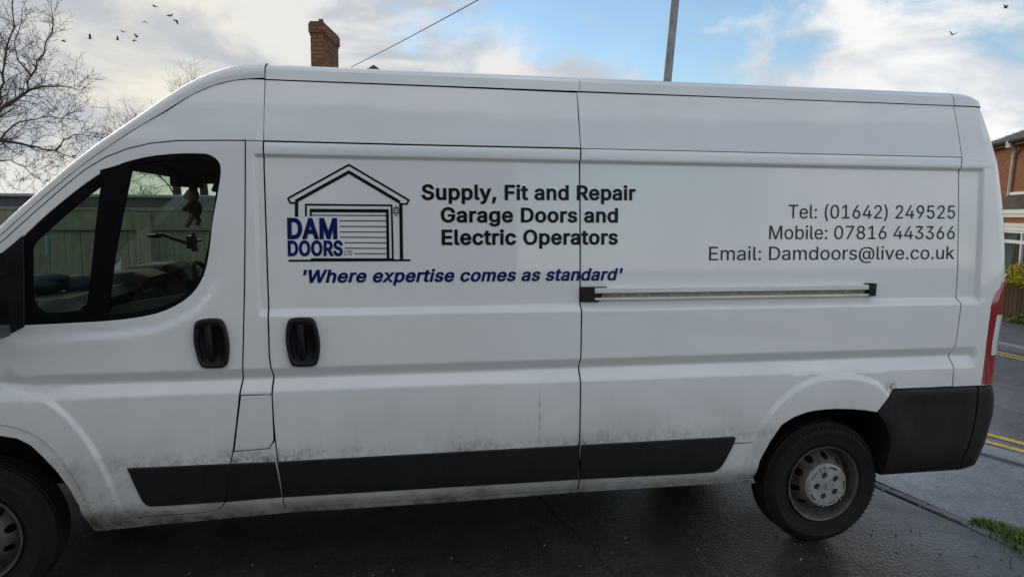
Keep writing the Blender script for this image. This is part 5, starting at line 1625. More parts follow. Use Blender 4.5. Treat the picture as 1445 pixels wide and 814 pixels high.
# dashboard: a swept section with an instrument hood on the driver's side
mb = MB()
rows = []
for y in np.linspace(.10, 1.95, 60):
    hood = math.exp(-((y - 1.45) / .24) ** 10)
    mid = math.exp(-((y - .98) / .22) ** 8)
    ends = min(1, (y - .02) / .25, (2.03 - y) / .25)
    zt_ = 1.385 + .065 * hood + .055 * mid
    rows.append([(-.30, y, 1.27), (-.05, y, 1.36), (.20, y, zt_), (.36 + .05 * hood, y, zt_ + .012), (.42 + .06 * hood + .03 * mid, y, zt_ - .02), (.37 + .03 * mid, y, zt_ - .10), (.44 + .05 * mid, y, 1.22), (.40 + .08 * mid, y, 1.02), (.20, y, .85)])
mb.grid(rows)
dash = mb.build('dashboard', 'dash_plastic', VAN, smooth=True, sharp=24)
for y in (.24, .72, 1.16, 1.78):
    MB().lathe([(.045, 0), (.055, .004), (.055, .02), (.04, .022), (.038, .006), (.0, .004)], (.385, y, 1.30), 14, 'Y').build('air_vent', 'interior_trim', dash)
MB().box((.40, .97, 1.30), (.03, .24, .16), Matrix.Rotation(radians(-18), 3, 'Y')).build('radio', 'mirror_dark', dash, bevel=.006)
MB().box((.475, 1.45, 1.40), (.012, .34, .11), Matrix.Rotation(radians(-20), 3, 'Y')).build('instrument_panel', 'house_glass', dash)
mb = MB()
for k in range(28):
    a, b = 2 * pi * k / 28, 2 * pi * (k + 1) / 28
    pass
th = radians(62)
cw = Vector((.62, 1.45, 1.28))
e1, e2 = Vector((0, 1, 0)), Vector((-cos(th), 0, sin(th)))
ringp = [cw + e1 * (.20 * cos(a)) + e2 * (.20 * sin(a)) for a in np.linspace(0, 2 * pi, 33)]
mb.tube(ringp, .016, 8, cap=False)
mb.tube([cw - e1 * .19, cw + Vector((-.03, 0, 0)), cw + e1 * .19], .018, 6)
mb.tube([cw + Vector((-.03, 0, 0)), Vector((.40, 1.45, 1.15))], .035, 8)
mb.build('steering_wheel', 'dash_plastic', VAN, smooth=True)
for y in (.48, 1.45):
    mb = MB()
    mb.box((1.02, y, .95), (.52, .50, .16)).box((1.24, y, 1.32), (.14, .48, .66), Matrix.Rotation(radians(8), 3, 'Y'))
    mb.box((1.29, y, 1.76), (.10, .27, .18))
    mb.build('seat', 'seat_fabric', VAN, bevel=.04)
# inner door trim with its ledge
for par, f in ((door, 0), (fdoor, 1)):
    mb = MB()
    led = [(.42, 1.325), (.60, 1.375), (.85, 1.415), (.98, 1.43), (1.0, .62), (.42, .62)]
    mb.prism(led, .075, .10, .012)
    o = mb.build('door_trim', 'interior_trim', par)
    if f:
        mir(o, None, fdoor)
        bpy.data.objects.remove(o)
# rear-view mirror on its stalk
mb = MB().box((.60, 1.06, 1.955), (.05, .27, .075), Matrix.Rotation(radians(-14), 3, 'Z'))
mb.tube([(.60, 1.06, 1.98), (.50, 1.04, 2.02)], .012, 6)
mb.build('rear_view_mirror', 'dash_plastic', VAN, bevel=.012)
mb = MB().box((.74, 1.52, 1.985), (.025, .62, .19), Matrix.Rotation(radians(24), 3, 'Y'))
mb.build('sun_visor', 'headliner', VAN, bevel=.006)

# door mirror: sail panel, arm, shell with a pale lower cap
sail = panel('mirror_sail', DATA['sail_panel'], 'black_plastic', VAN, gap=.001, off=-.006, flange=.02, lip=.004)
rows = []
for z, sx, sy in ((1.235, .70, .72), (1.245, .86, .88), (1.27, .98, .98), (1.36, 1.0, 1.0), (1.50, 1.0, 1.0), (1.60, .97, .95), (1.655, .88, .85), (1.675, .66, .62)):
    cxm, cym = .130, -.215
    r_ = []
    for k in range(24):
        a = 2 * pi * k / 24
        ca, sa = cos(a), sin(a)
        ex = math.copysign(abs(ca) ** .6, ca) * .085 * sx
        ey = math.copysign(abs(sa) ** .6, sa) * .125 * sy
        r_.append((cxm + ex, cym + ey, z))
    rows.append(r_)
mb = MB().grid(rows[1:], closed=True)
mb.add(rows[-1], [tuple(range(24))])
mh = mb.build('door_mirror', 'black_rubber', VAN, smooth=True, sharp=50)
mb = MB().grid(rows[:3], closed=True).add(rows[0], [tuple(range(23, -1, -1))])
cap = mb.build('mirror_cap', 'white_lens', mh, smooth=True)
cap.scale = (1.02, 1.02, 1.0)
mb = MB().box((.218, -.215, 1.44), (.006, .20, .34))
mb.build('mirror_glass', 'mirror_dark', mh, bevel=.01)  # near-black colour stands in for the dark van side it would reflect
mb = MB().box((.10, -.05, 1.36), (.07, .13, .07)).box((.10, -.05, 1.55), (.06, .13, .05))
mb.build('mirror_arm', 'black_plastic', mh, bevel=.015)
for o in (sail, mh):
    q = mir(o)
    for c in all_children(o):
        mir(c, None, q)
    q.location += Vector((-.14, 0, -.27))


# ---- things inside the cab
t = thing('plush_toy', 'small brown plush toy dangling from the mirror behind the cab side window', 'toy', (.625, 1.10, 1.69))
mb = MB()


def blob(mb, c, r, n=10, sc=(1, 1, 1)):
    rows = []
    for i in range(1, n):
        a = pi * i / n
        rows.append([(c[0] + r * sc[0] * sin(a) * cos(2 * pi * k / 12), c[1] + r * sc[1] * sin(a) * sin(2 * pi * k / 12), c[2] + r * sc[2] * cos(a)) for k in range(12)])
    mb.grid(rows, closed=True)
    mb.add(rows[0], [tuple(range(11, -1, -1))]).add(rows[-1], [tuple(range(12))])


blob(mb, (.625, 1.10, 1.795), .042, sc=(1, .9, 1.25))
mb.build('body', 'plush_brown', t, smooth=True)
mb = MB()
blob(mb, (.615, 1.10, 1.873), .040)
blob(mb, (.585, 1.10, 1.866), .020, 8)
hd_ = mb.build('head', 'plush_cream', t, smooth=True)
for s in (-1, 1):
    mb = MB()
    blob(mb, (.622, 1.10 + .034 * s, 1.908), .017, 8)
    mb.build('ear', 'plush_brown', t, smooth=True)
    mb = MB().tube([(.62, 1.10 + .03 * s, 1.76), (.615 + .02 * s, 1.10 + .035 * s, 1.715), (.605 + .025 * s, 1.10 + .03 * s, 1.70)], [.020, .019, .022], 8)
    mb.build('leg', 'plush_cream', t, smooth=True)
    mb = MB().tube([(.62, 1.10 + .035 * s, 1.83), (.60 + .02 * s, 1.10 + .06 * s, 1.785)], [.016, .014], 8)
    mb.build('arm', 'plush_brown', t, smooth=True)
mb = MB().tube([(.615, 1.10, 1.91), (.612, 1.09, 1.95)], .003, 5)
mb.build('cord', 'cable_sky_tint', t)

t = thing('phone_holder', 'black phone holder on a short arm in front of the windscreen', 'phone holder', (.45, 1.2, 1.6))
mb = MB().lathe([(.0, -.012), (.034, -.008), (.044, .004), (.036, .012), (.0, .012)], (.37, 1.2, 1.632), 20, 'Z')
mb.build('suction_cup', 'black_plastic', t, smooth=True)
mb = MB().tube([(.372, 1.2, 1.640), (.42, 1.2, 1.640), (.48, 1.2, 1.615), (.545, 1.2, 1.592)], .011, 8)
mb.build('arm', 'black_plastic', t, smooth=True)
mb = MB().box((.575, 1.2, 1.597), (.045, .075, .075)).box((.585, 1.2, 1.640), (.02, .02, .03)).box((.590, 1.2, 1.555), (.03, .05, .025)).box((.605, 1.2, 1.605), (.03, .09, .018))
mb.build('cradle', 'black_plastic', t, bevel=.004)

t = tag(MB().box((.018, .70, 1.60), (.006, .05, .09)).build('permit_sticker', 'sticker_blue'), 'small pale blue permit card stuck inside the windscreen', 'sticker')
t.rotation_euler = (0, 0, 0)
mb = MB()
for (c, r_, sc) in (((.06, .52, 1.42), .10, (1.2, 1, .5)), ((.20, .60, 1.41), .08, (1, 1.3, .6)), ((.12, .50, 1.45), .05, (1.5, 1, .5))):
    blob(mb, c, r_, 8, sc)
tag(mb.build('folded_coat', 'blue_cloth', smooth=True), 'dark cloth bundled on top of the dashboard behind the quarter glass', 'coat')


# ------------------------------------------------------------------ ground: drive, pavement, road
def gz(x):
    return -.06 * (min(max(x, 5.0), 15.5) - 5.0)


def along(p, d, t):
    return (p[0] + d[0] * t, p[1] + d[1] * t)


def sheet(name, la, lb, t0, t1, off, mat, nu=14, nt=10, uv=None):
    """Ground sheet between two lines (point, direction), laid on the falling ground."""
    mb = MB()
    rows = []
    for i in range(nt + 1):
        t = t0 + (t1 - t0) * i / nt
        a, b = along(*la, t), along(*lb, t)
        rows.append([(a[0] + (b[0] - a[0]) * k / nu, a[1] + (b[1] - a[1]) * k / nu, gz(a[0] + (b[0] - a[0]) * k / nu) + off) for k in range(nu + 1)])
    mb.grid(rows)
    ob = mb.build(name, mat, smooth=False)
    me = ob.data
    if sum(p.normal.z * p.area for p in me.polygons) < 0:
        me.flip_normals()
    return kind(ob, 'structure')


ED = (-.20, .98)                       # drive edge
KD = (-.40, .917)                      # near kerb
FD = (-.02, 1.0)                       # far kerb
WD = (.16, .987)                       # garden fence beyond
L_edge = ((4.925, .45), ED)
L_edge2 = ((5.045, .47), ED)
L_kerb_in = ((6.355, 1.21), KD)
L_kerb_out = ((6.60, 1.44), KD)
L_fk_out = ((11.72, 6.35), FD)
L_fk_in = ((11.98, 6.40), FD)
L_wall = ((15.42, 9.9), WD)
# base ground to the horizon
mb = MB()
xs_ = [-900, -200, -40, 0, 5, 8, 10, 12, 15.5, 60, 300, 1200]
rows = [[(x, y, gz(x) - .03) for x in xs_] for y in (-1200, -200, -30, 0, 30, 200, 1200)]
mb.grid(rows)
g = mb.build('ground', 'rough_grass')
kind(g, 'structure')
mb = MB()
mb.grid([[(x, y, 0.0) for x in (-14, -6, 0, 2, 4, along(*L_edge, (y - .45) / .98)[0])] for y in np.linspace(-14, 4.1, 20)])
drive = kind(mb.build('driveway', 'drive_tarmac'), 'structure')
if drive.data.polygons[0].normal.z < 0:
    drive.data.flip_normals()
sheet('pavement', L_edge2, L_kerb_in, -12, 14, 0.0, 'pavement_tarmac', 12, 16)
sheet('road', L_kerb_out, L_fk_out, -26, 40, -.012, 'road_tarmac', 16, 20)
sheet('far_pavement', L_fk_in, L_wall, -20, 30, .07, 'far_pavement_slab', 12, 20)
# drive edging: short concrete blocks, worn and uneven
edging = kind(MB().grid([[(*along(*L_edge, t), -.012), (*along(*L_edge2, t), -.012)] for t in np.linspace(-12, 5, 8)]).build('drive_edging', 'soil'), 'structure')
t = -2.2
while t < 4.0:
    ln = random.uniform(.20, .34)
    a = along(*L_edge, t + ln / 2)
    b = along(*L_edge2, t + ln / 2)
    mb = MB().box((0, 0, 0), (.078 + random.uniform(-.008, .008), ln - .012, .05))
    ob = mb.build('edging_block', 'edging_concrete', edging, bevel=.008)
    ob.location = ((a[0] + b[0]) / 2 + random.uniform(-.006, .006), (a[1] + b[1]) / 2, -.019 + random.uniform(-.006, .005))
    ob.rotation_euler = (random.uniform(-.03, .03), random.uniform(-.05, .05), math.atan2(.20, .98) + random.uniform(-.03, .03))
    t += ln
# kerbs
def kerb(name, lin, lout, t0, t1, h, ln=.914):
    base = kind(MB().grid([[(*along(*lin, t), gz(along(*lin, t)[0]) - .02), (*along(*lout, t), gz(along(*lout, t)[0]) - .02)] for t in np.linspace(t0, t1, 8)]).build(name, 'soil'), 'structure')
    d = lin[1]
    n = Vector((lout[0][0] - lin[0][0], lout[0][1] - lin[0][1], 0))
    w = abs(n.x * d[1] - n.y * d[0])
    t = t0
    while t < t1:
        a, b = along(*lin, t + ln / 2), along(*lout, t + ln / 2)
        cx, cy = (a[0] + b[0]) / 2, (a[1] + b[1]) / 2
        ob = MB().box((0, 0, 0), (w - .01, ln - .012, .14)).build('kerb_stone', 'kerb_concrete', base, bevel=.012)
        ob.location = (cx, cy, gz(cx) - .07 + h + random.uniform(-.003, .003))
        ob.rotation_euler = (0, math.atan(.06) * (d[1]), math.atan2(-d[0], d[1]))
        t += ln
    return base


kerb('near_kerb', L_kerb_in, L_kerb_out, -3, 9, .014)
kerb('far_kerb', L_fk_out, L_fk_in, -7, 14, .085)
# double yellow lines, worn
def yline(l, d0, d1, t0, t1):
    p, d = l
    n = (d[1], -d[0])
    la, lb = ((p[0] + n[0] * d0, p[1] + n[1] * d0), d), ((p[0] + n[0] * d1, p[1] + n[1] * d1), d)
    return sheet('yellow_line', la, lb, t0, t1, -.007, 'yellow_line_paint', 2, 30)


yline(L_kerb_out, .13, .24, -20, 30)
yline(L_kerb_out, .40, .51, -20, 30)
yline(L_fk_out, -.36, -.27, -20, 30)
yline(L_fk_out, -.58, -.49, -20, 30)
# crack across the drive
mb = MB()
pts = []
for k in range(26):
    s = k / 25
    pts.append((2.60 + .46 * s + random.uniform(-.012, .012), 1.2 - 2.6 * s))
mb.grid([[(x - w, y, .003), (x + w, y, .003)] for (x, y), w in zip(pts, [random.uniform(.003, .008) for _ in pts])])
ck = mb.build('drive_crack', 'soil')
ck.data.flip_normals() if ck.data.polygons[0].normal.z < 0 else None
kind(ck, 'structure')
# loose grit and leaf crumbs on the drive
mb = MB()
for k in range(260):
    x, y = random.uniform(.2, 4.9), random.uniform(-1.6, .3)
    s = random.uniform(.003, .009)
    mb.box((x, y, s * .35), (s, s * random.uniform(.6, 1.6), s * .7), Matrix.Rotation(random.uniform(0, 3), 3, 'Z'))
kind(mb.build('drive_grit', 'edging_concrete'), 'stuff', 'loose grit scattered over the dark driveway')
# grass at the drive edge
mb = MB()
for k in range(11000):
    t = -.30 - abs(random.gauss(0, 1.1))
    w = min(1, .30 + (-t - .30) * 1.5)
    a = along(*L_edge2, t + .0)
    x = a[0] + random.gauss(.09, .10) * w
    y = a[1] - .02
    h = random.uniform(.012, .075) * (.5 + .5 * w)
    an = random.uniform(0, 2 * pi)
    lean = Vector((cos(an), sin(an), 0)) * h * random.uniform(.2, 1.1)
    sd_ = Vector((-sin(an), cos(an), 0)) * .0028
    p = Vector((x, y, gz(x) - .004))
    mid = p + lean * .35 + Vector((0, 0, h * .65))
    tip = p + lean + Vector((0, 0, h))
    mb.add([p - sd_, p + sd_, mid + sd_ * .8, mid - sd_ * .8, tip], [(0, 1, 2, 3), (3, 2, 4)])
kind(mb.build('grass', 'grass_blade'), 'stuff', 'tuft of short green grass growing out of the drive edging')

# ------------------------------------------------------------------ garden side: timber fence, garage, bare trees
FY = 4.2
fence = thing('timber_fence', 'weathered greenish close board fence behind the van windows', 'fence', (-1, FY, 0))
x = -7.0
while x < 4.3:
    w = random.uniform(.138, .150)
    ob = MB().box((0, 0, 0), (w - .006, .018, 1.62)).build('board', 'green_timber', fence)
    ob.location = Vector((x + w / 2, FY + .03 + random.uniform(-.003, .003), .80 + random.uniform(-.006, .006))) - Vector(fence.location)
    x += w
for x in (-6.4, -3.7, -.66, 2.4):
    ob = MB().box((0, 0, 0), (.135, .10, 1.76)).build('post', 'green_timber', fence, bevel=.006)
    ob.location = Vector((x, FY - .03, .88)) - Vector(fence.location)
for x0, x1 in ((-6.33, -3.77), (-3.63, -.73), (-.59, 2.33), (2.47, 4.3)):
    ob = MB().box((0, 0, 0), (x1 - x0, .035, .19)).build('rail', 'green_timber', fence, bevel=.004)
    ob.location = Vector(((x0 + x1) / 2, FY, 1.685)) - Vector(fence.location)
    ob = MB().box((0, 0, 0), (x1 - x0, .04, .10)).build('rail', 'green_timber', fence, bevel=.004)
    ob.location = Vector(((x0 + x1) / 2, FY, .45)) - Vector(fence.location)
ob = MB().box((0, 0, 0), (11.3, .075, .03)).build('capping', 'green_timber', fence, bevel=.004)
ob.location = Vector((-1.35, FY + .01, 1.797)) - Vector(fence.location)

garage = thing('garage', 'low flat roofed garage with black fascia showing above the timber fence', 'garage', (-4, 12, 0))
MB().box((-5.0, 12.4, .85), (11.6, 4.4, 1.7)).build('wall', 'garage_wall', garage)
MB().box((-5.0, 12.3, 1.86), (12.0, 4.9, .32)).build('fascia', 'garage_felt', garage)
MB().tube([(-11.1, 9.80, 2.035), (1.1, 9.80, 2.035)], .032, 8).build('capping', 'capping_lead', garage)
garage2 = thing('shed', 'dark pitched shed roof behind the fence seen through the cab window', 'shed', (1.0, 8, 0))
MB().box((.2, 7.8, .75), (3.4, 1.9, 1.5)).build('wall', 'garage_wall', garage2)
mb = MB().add([(-1.7, 6.7, 1.50), (2.1, 6.7, 1.50), (1.9, 7.8, 2.0), (-1.4, 7.8, 2.0), (-1.7, 8.9, 1.5), (2.1, 8.9, 1.5)], [(0, 1, 2, 3), (3, 2, 5, 4), (0, 3, 4), (1, 5, 2)])
mb.build('roof', 'garage_felt', garage2)


class Tree:
    def __init__(self):
        self.a, self.b = MB(), MB()

    def branch(self, p, d, ln, r, depth, curl=.5):
        """A wandering twig with side twigs."""
        n = max(3, int(ln / .11))
        pts, rs = [Vector(p)], [r]
        d = Vector(d).normalized()
        for i in range(n):
            d = (d + Vector((random.gauss(0, .16), random.gauss(0, .16), random.gauss(0, .16) + .03 * curl))).normalized()
            pts.append(pts[-1] + d * (ln / n))
            rs.append(max(.0030, r * (1 - .75 * (i + 1) / n)))
        self.b.tube(pts, rs, 3 if r < .012 else 5, cap=False)
        if depth > 0:
            k = max(2, int(ln / .12))
            for j in range(k):
                t = random.uniform(.2, 1.0)
                i = min(n - 1, int(t * n))
                q = pts[i]
                dd = (pts[i + 1] - pts[i]).normalized()
                side = Vector((random.gauss(0, 1), random.gauss(0, .7), random.gauss(.25, .8)))
                nd = (dd * .75 + side.normalized() * .75).normalized()
                self.branch(q, nd, ln * random.uniform(.35, .62), max(.0034, rs[i] * .55), depth - 1, curl)


tree = thing('bare_tree', 'bare winter tree spreading dark branches at the left edge of the sky', 'tree', (-6.8, 12, 0))
T = Tree()
lim = [[Vector(p) for p in l] for l in BG['limbs']]
mbt = MB().tube([(-6.95, 12, -.1), (-6.9, 12, .7)] + lim[0], [.24, .20, .17, .15, .135, .125], 10)
mbt.build('trunk', 'bark', tree, smooth=True)
rads = [0, .050, .052, .042, .024, .020, .020, .017, .045, .018]
for l, r0 in zip(lim[1:], rads[1:]):
    # smooth the limb and give it a wobble
    pts = [l[0]]
    for a, b in zip(l[:-1], l[1:]):
        k = max(2, int((b - a).length / .16))
        for j in range(1, k + 1):
            q = a.lerp(b, j / k)
            if j < k:
                q = q + Vector((random.gauss(0, .014), random.gauss(0, .03), random.gauss(0, .014)))
            pts.append(q)
    n = len(pts)
    rs = [max(.008, r0 * (1 - .82 * i / (n - 1))) for i in range(n)]
    T.b.tube(pts, rs, 6, cap=False)
    for i in range(2, n):
        d0 = (pts[i] - pts[i - 1]).normalized()
        for rep in range(3 if i < n * .4 else 4):
            if random.random() < .30:
                continue
            side = Vector((random.gauss(.25, 1), random.gauss(0, .8), random.gauss(.2, .9))).normalized()
            T.branch(pts[i], d0 * .7 + side, random.uniform(.3, .95) * (1.1 - .4 * i / n), max(.0045, rs[i] * .38), 2)
    T.branch(pts[-1], (pts[-1] - pts[-2]), .6, rs[-1], 2)
T.b.build('crown', 'twig', tree, smooth=True)


def far_tree(label, x, y, top, n, spread, seed):
    random.seed(seed)
    t = thing('bare_tree', label, 'tree', (x, y, 0), 'bare trees beyond the garage')
    tr = Tree()
    MB().tube([(x, y, -.1), (x + .1, y, top * .3), (x, y, top * .55)], [.22, .17, .12], 8).build('trunk', 'bark', t, smooth=True)
    for k in range(n):
        a = 2 * pi * k / n + random.uniform(-.3, .3)
        tilt = random.uniform(.10, .75)
        d = Vector((cos(a) * sin(tilt), sin(a) * sin(tilt), cos(tilt)))
        base = Vector((x, y, top * random.uniform(.32, .54)))
        L_ = (top - base.z) * random.uniform(.62, .98) * (spread if tilt > .7 else 1.0)
        tr.branch(base, d, L_ * .74, .030, 3, .9)
    tr.b.build('crown', 'twig', t, smooth=True)


far_tree('bare tree top just clearing the windscreen slope in front of bright cloud', -6.35, 25, 6.35, 7, .55, 11)
far_tree('bare tree half hidden by the cab roof beside the windscreen slope', -5.65, 26, 7.1, 5, .4, 23)
far_tree('bare tree seen only through the cab window above the garage', -8.3, 27, 3.3, 9, 1.0, 31)
random.seed(8)

# ------------------------------------------------------------------ house behind with the chimney and the cable
house = thing('brick_house', 'brick house behind the van with only its tall chimney stack in view', 'house', (0.5, 21.5, 0))


def buv(co, n):
    if abs(n.z) > .8:
        return (co.x, co.y)
    return (co.y, co.z) if abs(n.x) > abs(n.y) else (co.x, co.z)


MB().box((1.25, 22.5, 2.3), (9.0, 7.6, 4.6)).build('wall', 'house_brick', house, uv=buv)
mb = MB()
rx0, rx1, ry0, ry1 = -3.5, 6.0, 18.4, 26.6
ap = 6.13
mb.add([(rx0, ry0, 4.5), (1.27, ry0, ap), (rx1, ry0, 4.5), (rx0, ry1, 4.5), (1.27, ry1, ap), (rx1, ry1, 4.5)], [(0, 3, 4, 1), (1, 4, 5, 2), (0, 1, 2), (3, 5, 4)])
mb.build('roof', 'slate', house)
mb = MB()
for k in range(18):
    mb.add([(1.27 - .13, 18.36 + k * .46, ap - .045), (1.27, 18.36 + k * .46, ap + .045), (1.27 + .13, 18.36 + k * .46, ap - .045), (1.27 - .13, 18.80 + k * .46, ap - .055), (1.27, 18.80 + k * .46, ap + .03), (1.27 + .13, 18.80 + k * .46, ap - .055)],
           [(0, 1, 4, 3), (1, 2, 5, 4), (0, 2, 1), (3, 4, 5)])
mb.build('ridge_tile', 'clay_tile', house)['kind'] = 'stuff'
# the stack stands a few degrees askew to the lens: modelled square, then turned about its near corner
piv = Vector((-.205, 18.5, 0))
ROT = Matrix.Rotation(-math.atan2(.331, 1.70), 3, 'Z')


def turned(mb):
    mb.v = [tuple(ROT @ (Vector(p) - piv) + piv) for p in mb.v]
    return mb


cx0, cx1, cy0, cy1 = -.565, -.205, 18.5, 20.23
st = turned(MB().box(((cx0 + cx1) / 2, (cy0 + cy1) / 2, 5.95), (cx1 - cx0, cy1 - cy0, 2.1))).build('chimney', 'chimney_brick', house, uv=buv)
mb = MB()
for z0, z1, o in ((6.985, 7.06, .018), (7.06, 7.32, .045), (7.32, 7.385, .018)):
    mb.box(((cx0 + cx1) / 2, (cy0 + cy1) / 2, (z0 + z1) / 2), (cx1 - cx0 + 2 * o, cy1 - cy0 + 2 * o, z1 - z0))
turned(mb).build('corbel', 'chimney_brick', st, uv=buv)
MB().lathe([(.075, 0), (.07, .08), (.075, .09), (.05, .10), (.0, .10)], (-.255, 18.68, 7.385), 12, 'Z').build('chimney_pot', 'clay_tile', st)
turned(MB().box(((cx0 + cx1) / 2, 19.4, 7.40), (.2, 1.4, .03))).build('flaunching', 'kerb_concrete', st)

pts = []
a, b = Vector((.598, 18.5, 6.10)), Vector((8.2, -4.7, 5.08))
b = a + (Vector((3.388, 10.0, 5.722)) - a) * 2.6
for k in range(25):
    s = k / 24
    q = a.lerp(b, s)
    pts.append(q - Vector((0, 0, .16 * 4 * s * (1 - s) - .16 * 4 * (1 / 2.6) * (1 - 1 / 2.6) * s * 2.6 * (1 if s < .385 else .0) if s < .385 else .16 * 0)))
tag(MB().tube(pts, .010, 5).build('overhead_cable', 'cable_sky_tint'), 'thin overhead cable climbing across the blue sky from the house roof', 'cable')

# lamp post on the near pavement
lp = thing('lamp_post', 'grey galvanised lamp post rising straight behind the van roof', 'lamp post', (4.70, 4.6, 0))
a, b = Vector((4.938, 4.6, 3.322)), Vector((5.005, 4.6, 4.239))
dr = (b - a) / (b.z - a.z)
f = lambda z: a + dr * (z - a.z)
MB().tube([f(-.1), f(1.2)], [.062, .062], 16).build('base', 'galvanised', lp, smooth=True)
MB().tube([f(1.2), f(1.25), f(3.3), f(4.3), f(6.2)], [.062, .051, .049, .0465, .042], 16).build('column', 'galvanised', lp, smooth=True)
MB().tube([f(6.15), f(6.3) + Vector((.1, 0, 0)), f(6.38) + Vector((.5, 0, 0)), f(6.4) + Vector((.9, 0, 0))], .025, 8).build('arm', 'galvanised', lp, smooth=True)
MB().box(f(6.39) + Vector((1.1, 0, 0)), (.5, .2, .09)).build('lantern', 'galvanised', lp, bevel=.03)

# ------------------------------------------------------------------ birds
BIRD_PARTS = None
bird_words = ['topmost of the flock', 'upper of the close pair right of the flock top', 'lower of the close pair right of the flock top', 'second highest, left of the close pair',
              'fourth highest in the trailing line', 'upper of the tight pair in mid flock', 'lower of the tight pair in mid flock', 'just left of the tight pair',
              'trailing alone between the tree and the flock', 'low among the outer twigs of the bare tree', 'among the twigs of the bare tree, nearer the trunk']
for i, p in enumerate(BG['birds']):
    random.seed(40 + i)
    mb = MB()
    flap = random.choice((-.5, .75, .55, .2, 1.0))
    body = [(-.20, 0.0), (-.14, .035), (-.04, .062), (.06, .058), (.13, .035), (.16, .040), (.19, .030), (.23, .004)]
    rows = [[(x, r * cos(2 * pi * k / 8), r * .9 * sin(2 * pi * k / 8)) for k in range(8)] for x, r in body]
    mb.grid(rows, closed=True)
    mb.add([(-.17, -.02, 0), (-.17, .02, 0), (-.31, .06, .0), (-.32, -.06, .0), (-.17, 0, .018), (-.31, 0, .012)], [(0, 3, 5, 4), (4, 5, 2, 1), (0, 1, 2, 3)])
    for s in (-1, 1):
        w = []
        for (yy, xa, xb) in ((.03, .09, -.09), (.16, .115, -.10), (.27, .09, -.10), (.36, .03, -.09), (.42, -.05, -.10)):
            zz = flap * yy * (1.0 if yy < .2 else 1.0 - .5 * (yy - .2))
            w.append([(xa, s * yy * cos(flap * .6), zz + .02), ((xa + xb) / 2, s * yy * cos(flap * .6), zz + .032), (xb, s * yy * cos(flap * .6), zz + .012)])
        mb.grid(w)
        mb.grid([[(x, y, z - .008) for x, y, z in r_] for r_ in w[::-1]])
    ob = mb.build('bird', 'bird_feather', smooth=True)
    ob.location = p
    ob.rotation_euler = (random.uniform(-.5, .5), random.uniform(-.3, .3), random.uniform(-.8, 1.4) + pi * (i % 3 == 0))
    sc = .92 if i < 11 else 1.35
    ob.scale = (sc, sc, sc)
    if i < 11:
        tag(ob, 'small dark bird in flight, ' + bird_words[i], 'bird', group='birds flying in the left sky')
    elif i == 11:
        tag(ob, 'dark bird flying alone near the top edge of the sky above the red brick house', 'bird', group='birds flying in the right sky')
    else:
        tag(ob, 'dark bird flying alone above the rear end of the van roof', 'bird', group='birds flying in the right sky')

# ------------------------------------------------------------------ red brick house across the road
H0 = Vector((21.6, 15.97, 0))
HD = Vector((.40, .917, 0)).normalized()
HN = Vector((-HD.y, HD.x, 0))           # towards the road
GH = -.66


def hp(u, o, z):
    """u metres along the front (away from the camera), o metres out towards the road."""
    q = H0 + HD * u + HN * o
    return (q.x, q.y, z)


def hbox(mb, u0, u1, o0, o1, z0, z1):
    return mb.add([hp(u, o, z) for u in (u0, u1) for o in (o0, o1) for z in (z0, z1)],
                  [(0, 1, 3, 2), (4, 6, 7, 5), (0, 4, 5, 1), (2, 3, 7, 6), (0, 2, 6, 4), (1, 5, 7, 3)])


def huv(co, n):
    q = Vector(co) - H0
    return (q.dot(HD) + q.dot(HN), co.z)


h2 = thing('red_brick_house', 'red brick house with slate roof and white bay window across the road', 'house', hp(-2, -3, GH))
hbox(MB(), -9, 3.6, -6, 0, GH, 4.2).build('wall', 'house_brick', h2, uv=huv)
mb = MB()
ev, eo = 4.205, .28
# stepped slate courses on the front slope, hipped at the far end
NC = 9
for k in range(NC):
    s0, s1 = k / NC, (k + 1) / NC
    o0, o1 = eo - 1.75 * s0, eo - 1.75 * s1
    z0, z1 = ev + .72 * s0, ev + .72 * s1
    ue0, ue1 = 3.9 - .55 * s0, 3.9 - .55 * s1
    n = 46
    for j in range(n):
        ua, ub = -9.3 + (ue0 + 9.3) * j / n, -9.3 + (ue0 + 9.3) * (j + 1) / n - .012
        jt = random.uniform(0, .010)
        mb.add([hp(ua, o0 + .02, z0 + .012 + jt), hp(ub, o0 + .02, z0 + .012 + jt), hp(ub, o1 - .02, z1 + jt), hp(ua, o1 - .02, z1 + jt), hp(ua, o0 + .02, z0 - .008), hp(ub, o0 + .02, z0 - .008)], [(0, 1, 2, 3), (4, 5, 1, 0)])
sl = mb.build('roof_slates', 'slate', h2)
sl['kind'] = 'stuff'
mb = MB()
mb.add([hp(-9.3, eo, ev - .02), hp(3.9, eo, ev - .02), hp(3.35, eo - 1.75, ev + .70), hp(-9.3, eo - 1.75, ev + .70), hp(3.35, -5, ev + .70), hp(3.9, -6.3, ev - .02), hp(-9.3, -5, ev + .70), hp(-9.3, -6.3, ev - .02)],
       [(0, 1, 2, 3), (3, 2, 4, 6), (6, 4, 5, 7), (1, 5, 4, 2), (0, 3, 6, 7)])
mb.build('roof', 'slate', h2)
mb = MB()
for k in range(27):
    ua = -9.3 + k * .47
    q0, q1 = hp(ua, eo - 1.75, ev + .75), hp(ua + .45, eo - 1.75, ev + .75)
    mb.tube([q0, q1], .075, 8)
mb.build('ridge_tile', 'clay_tile', h2)['kind'] = 'stuff'
mb = MB()
hbox(mb, -9.2, 3.85, .02, .26, ev - .14, ev - .03)
mb.build('soffit', 'brass_rust', h2)
mb = MB().tube([hp(-9.3, .33, ev - .03), hp(3.9, .33, ev - .03)], .058, 8)
mb.build('gutter', 'dark_room', h2, smooth=True)
mb = MB().box(hp(.12, .30, 4.10), (.17, .17, .22))
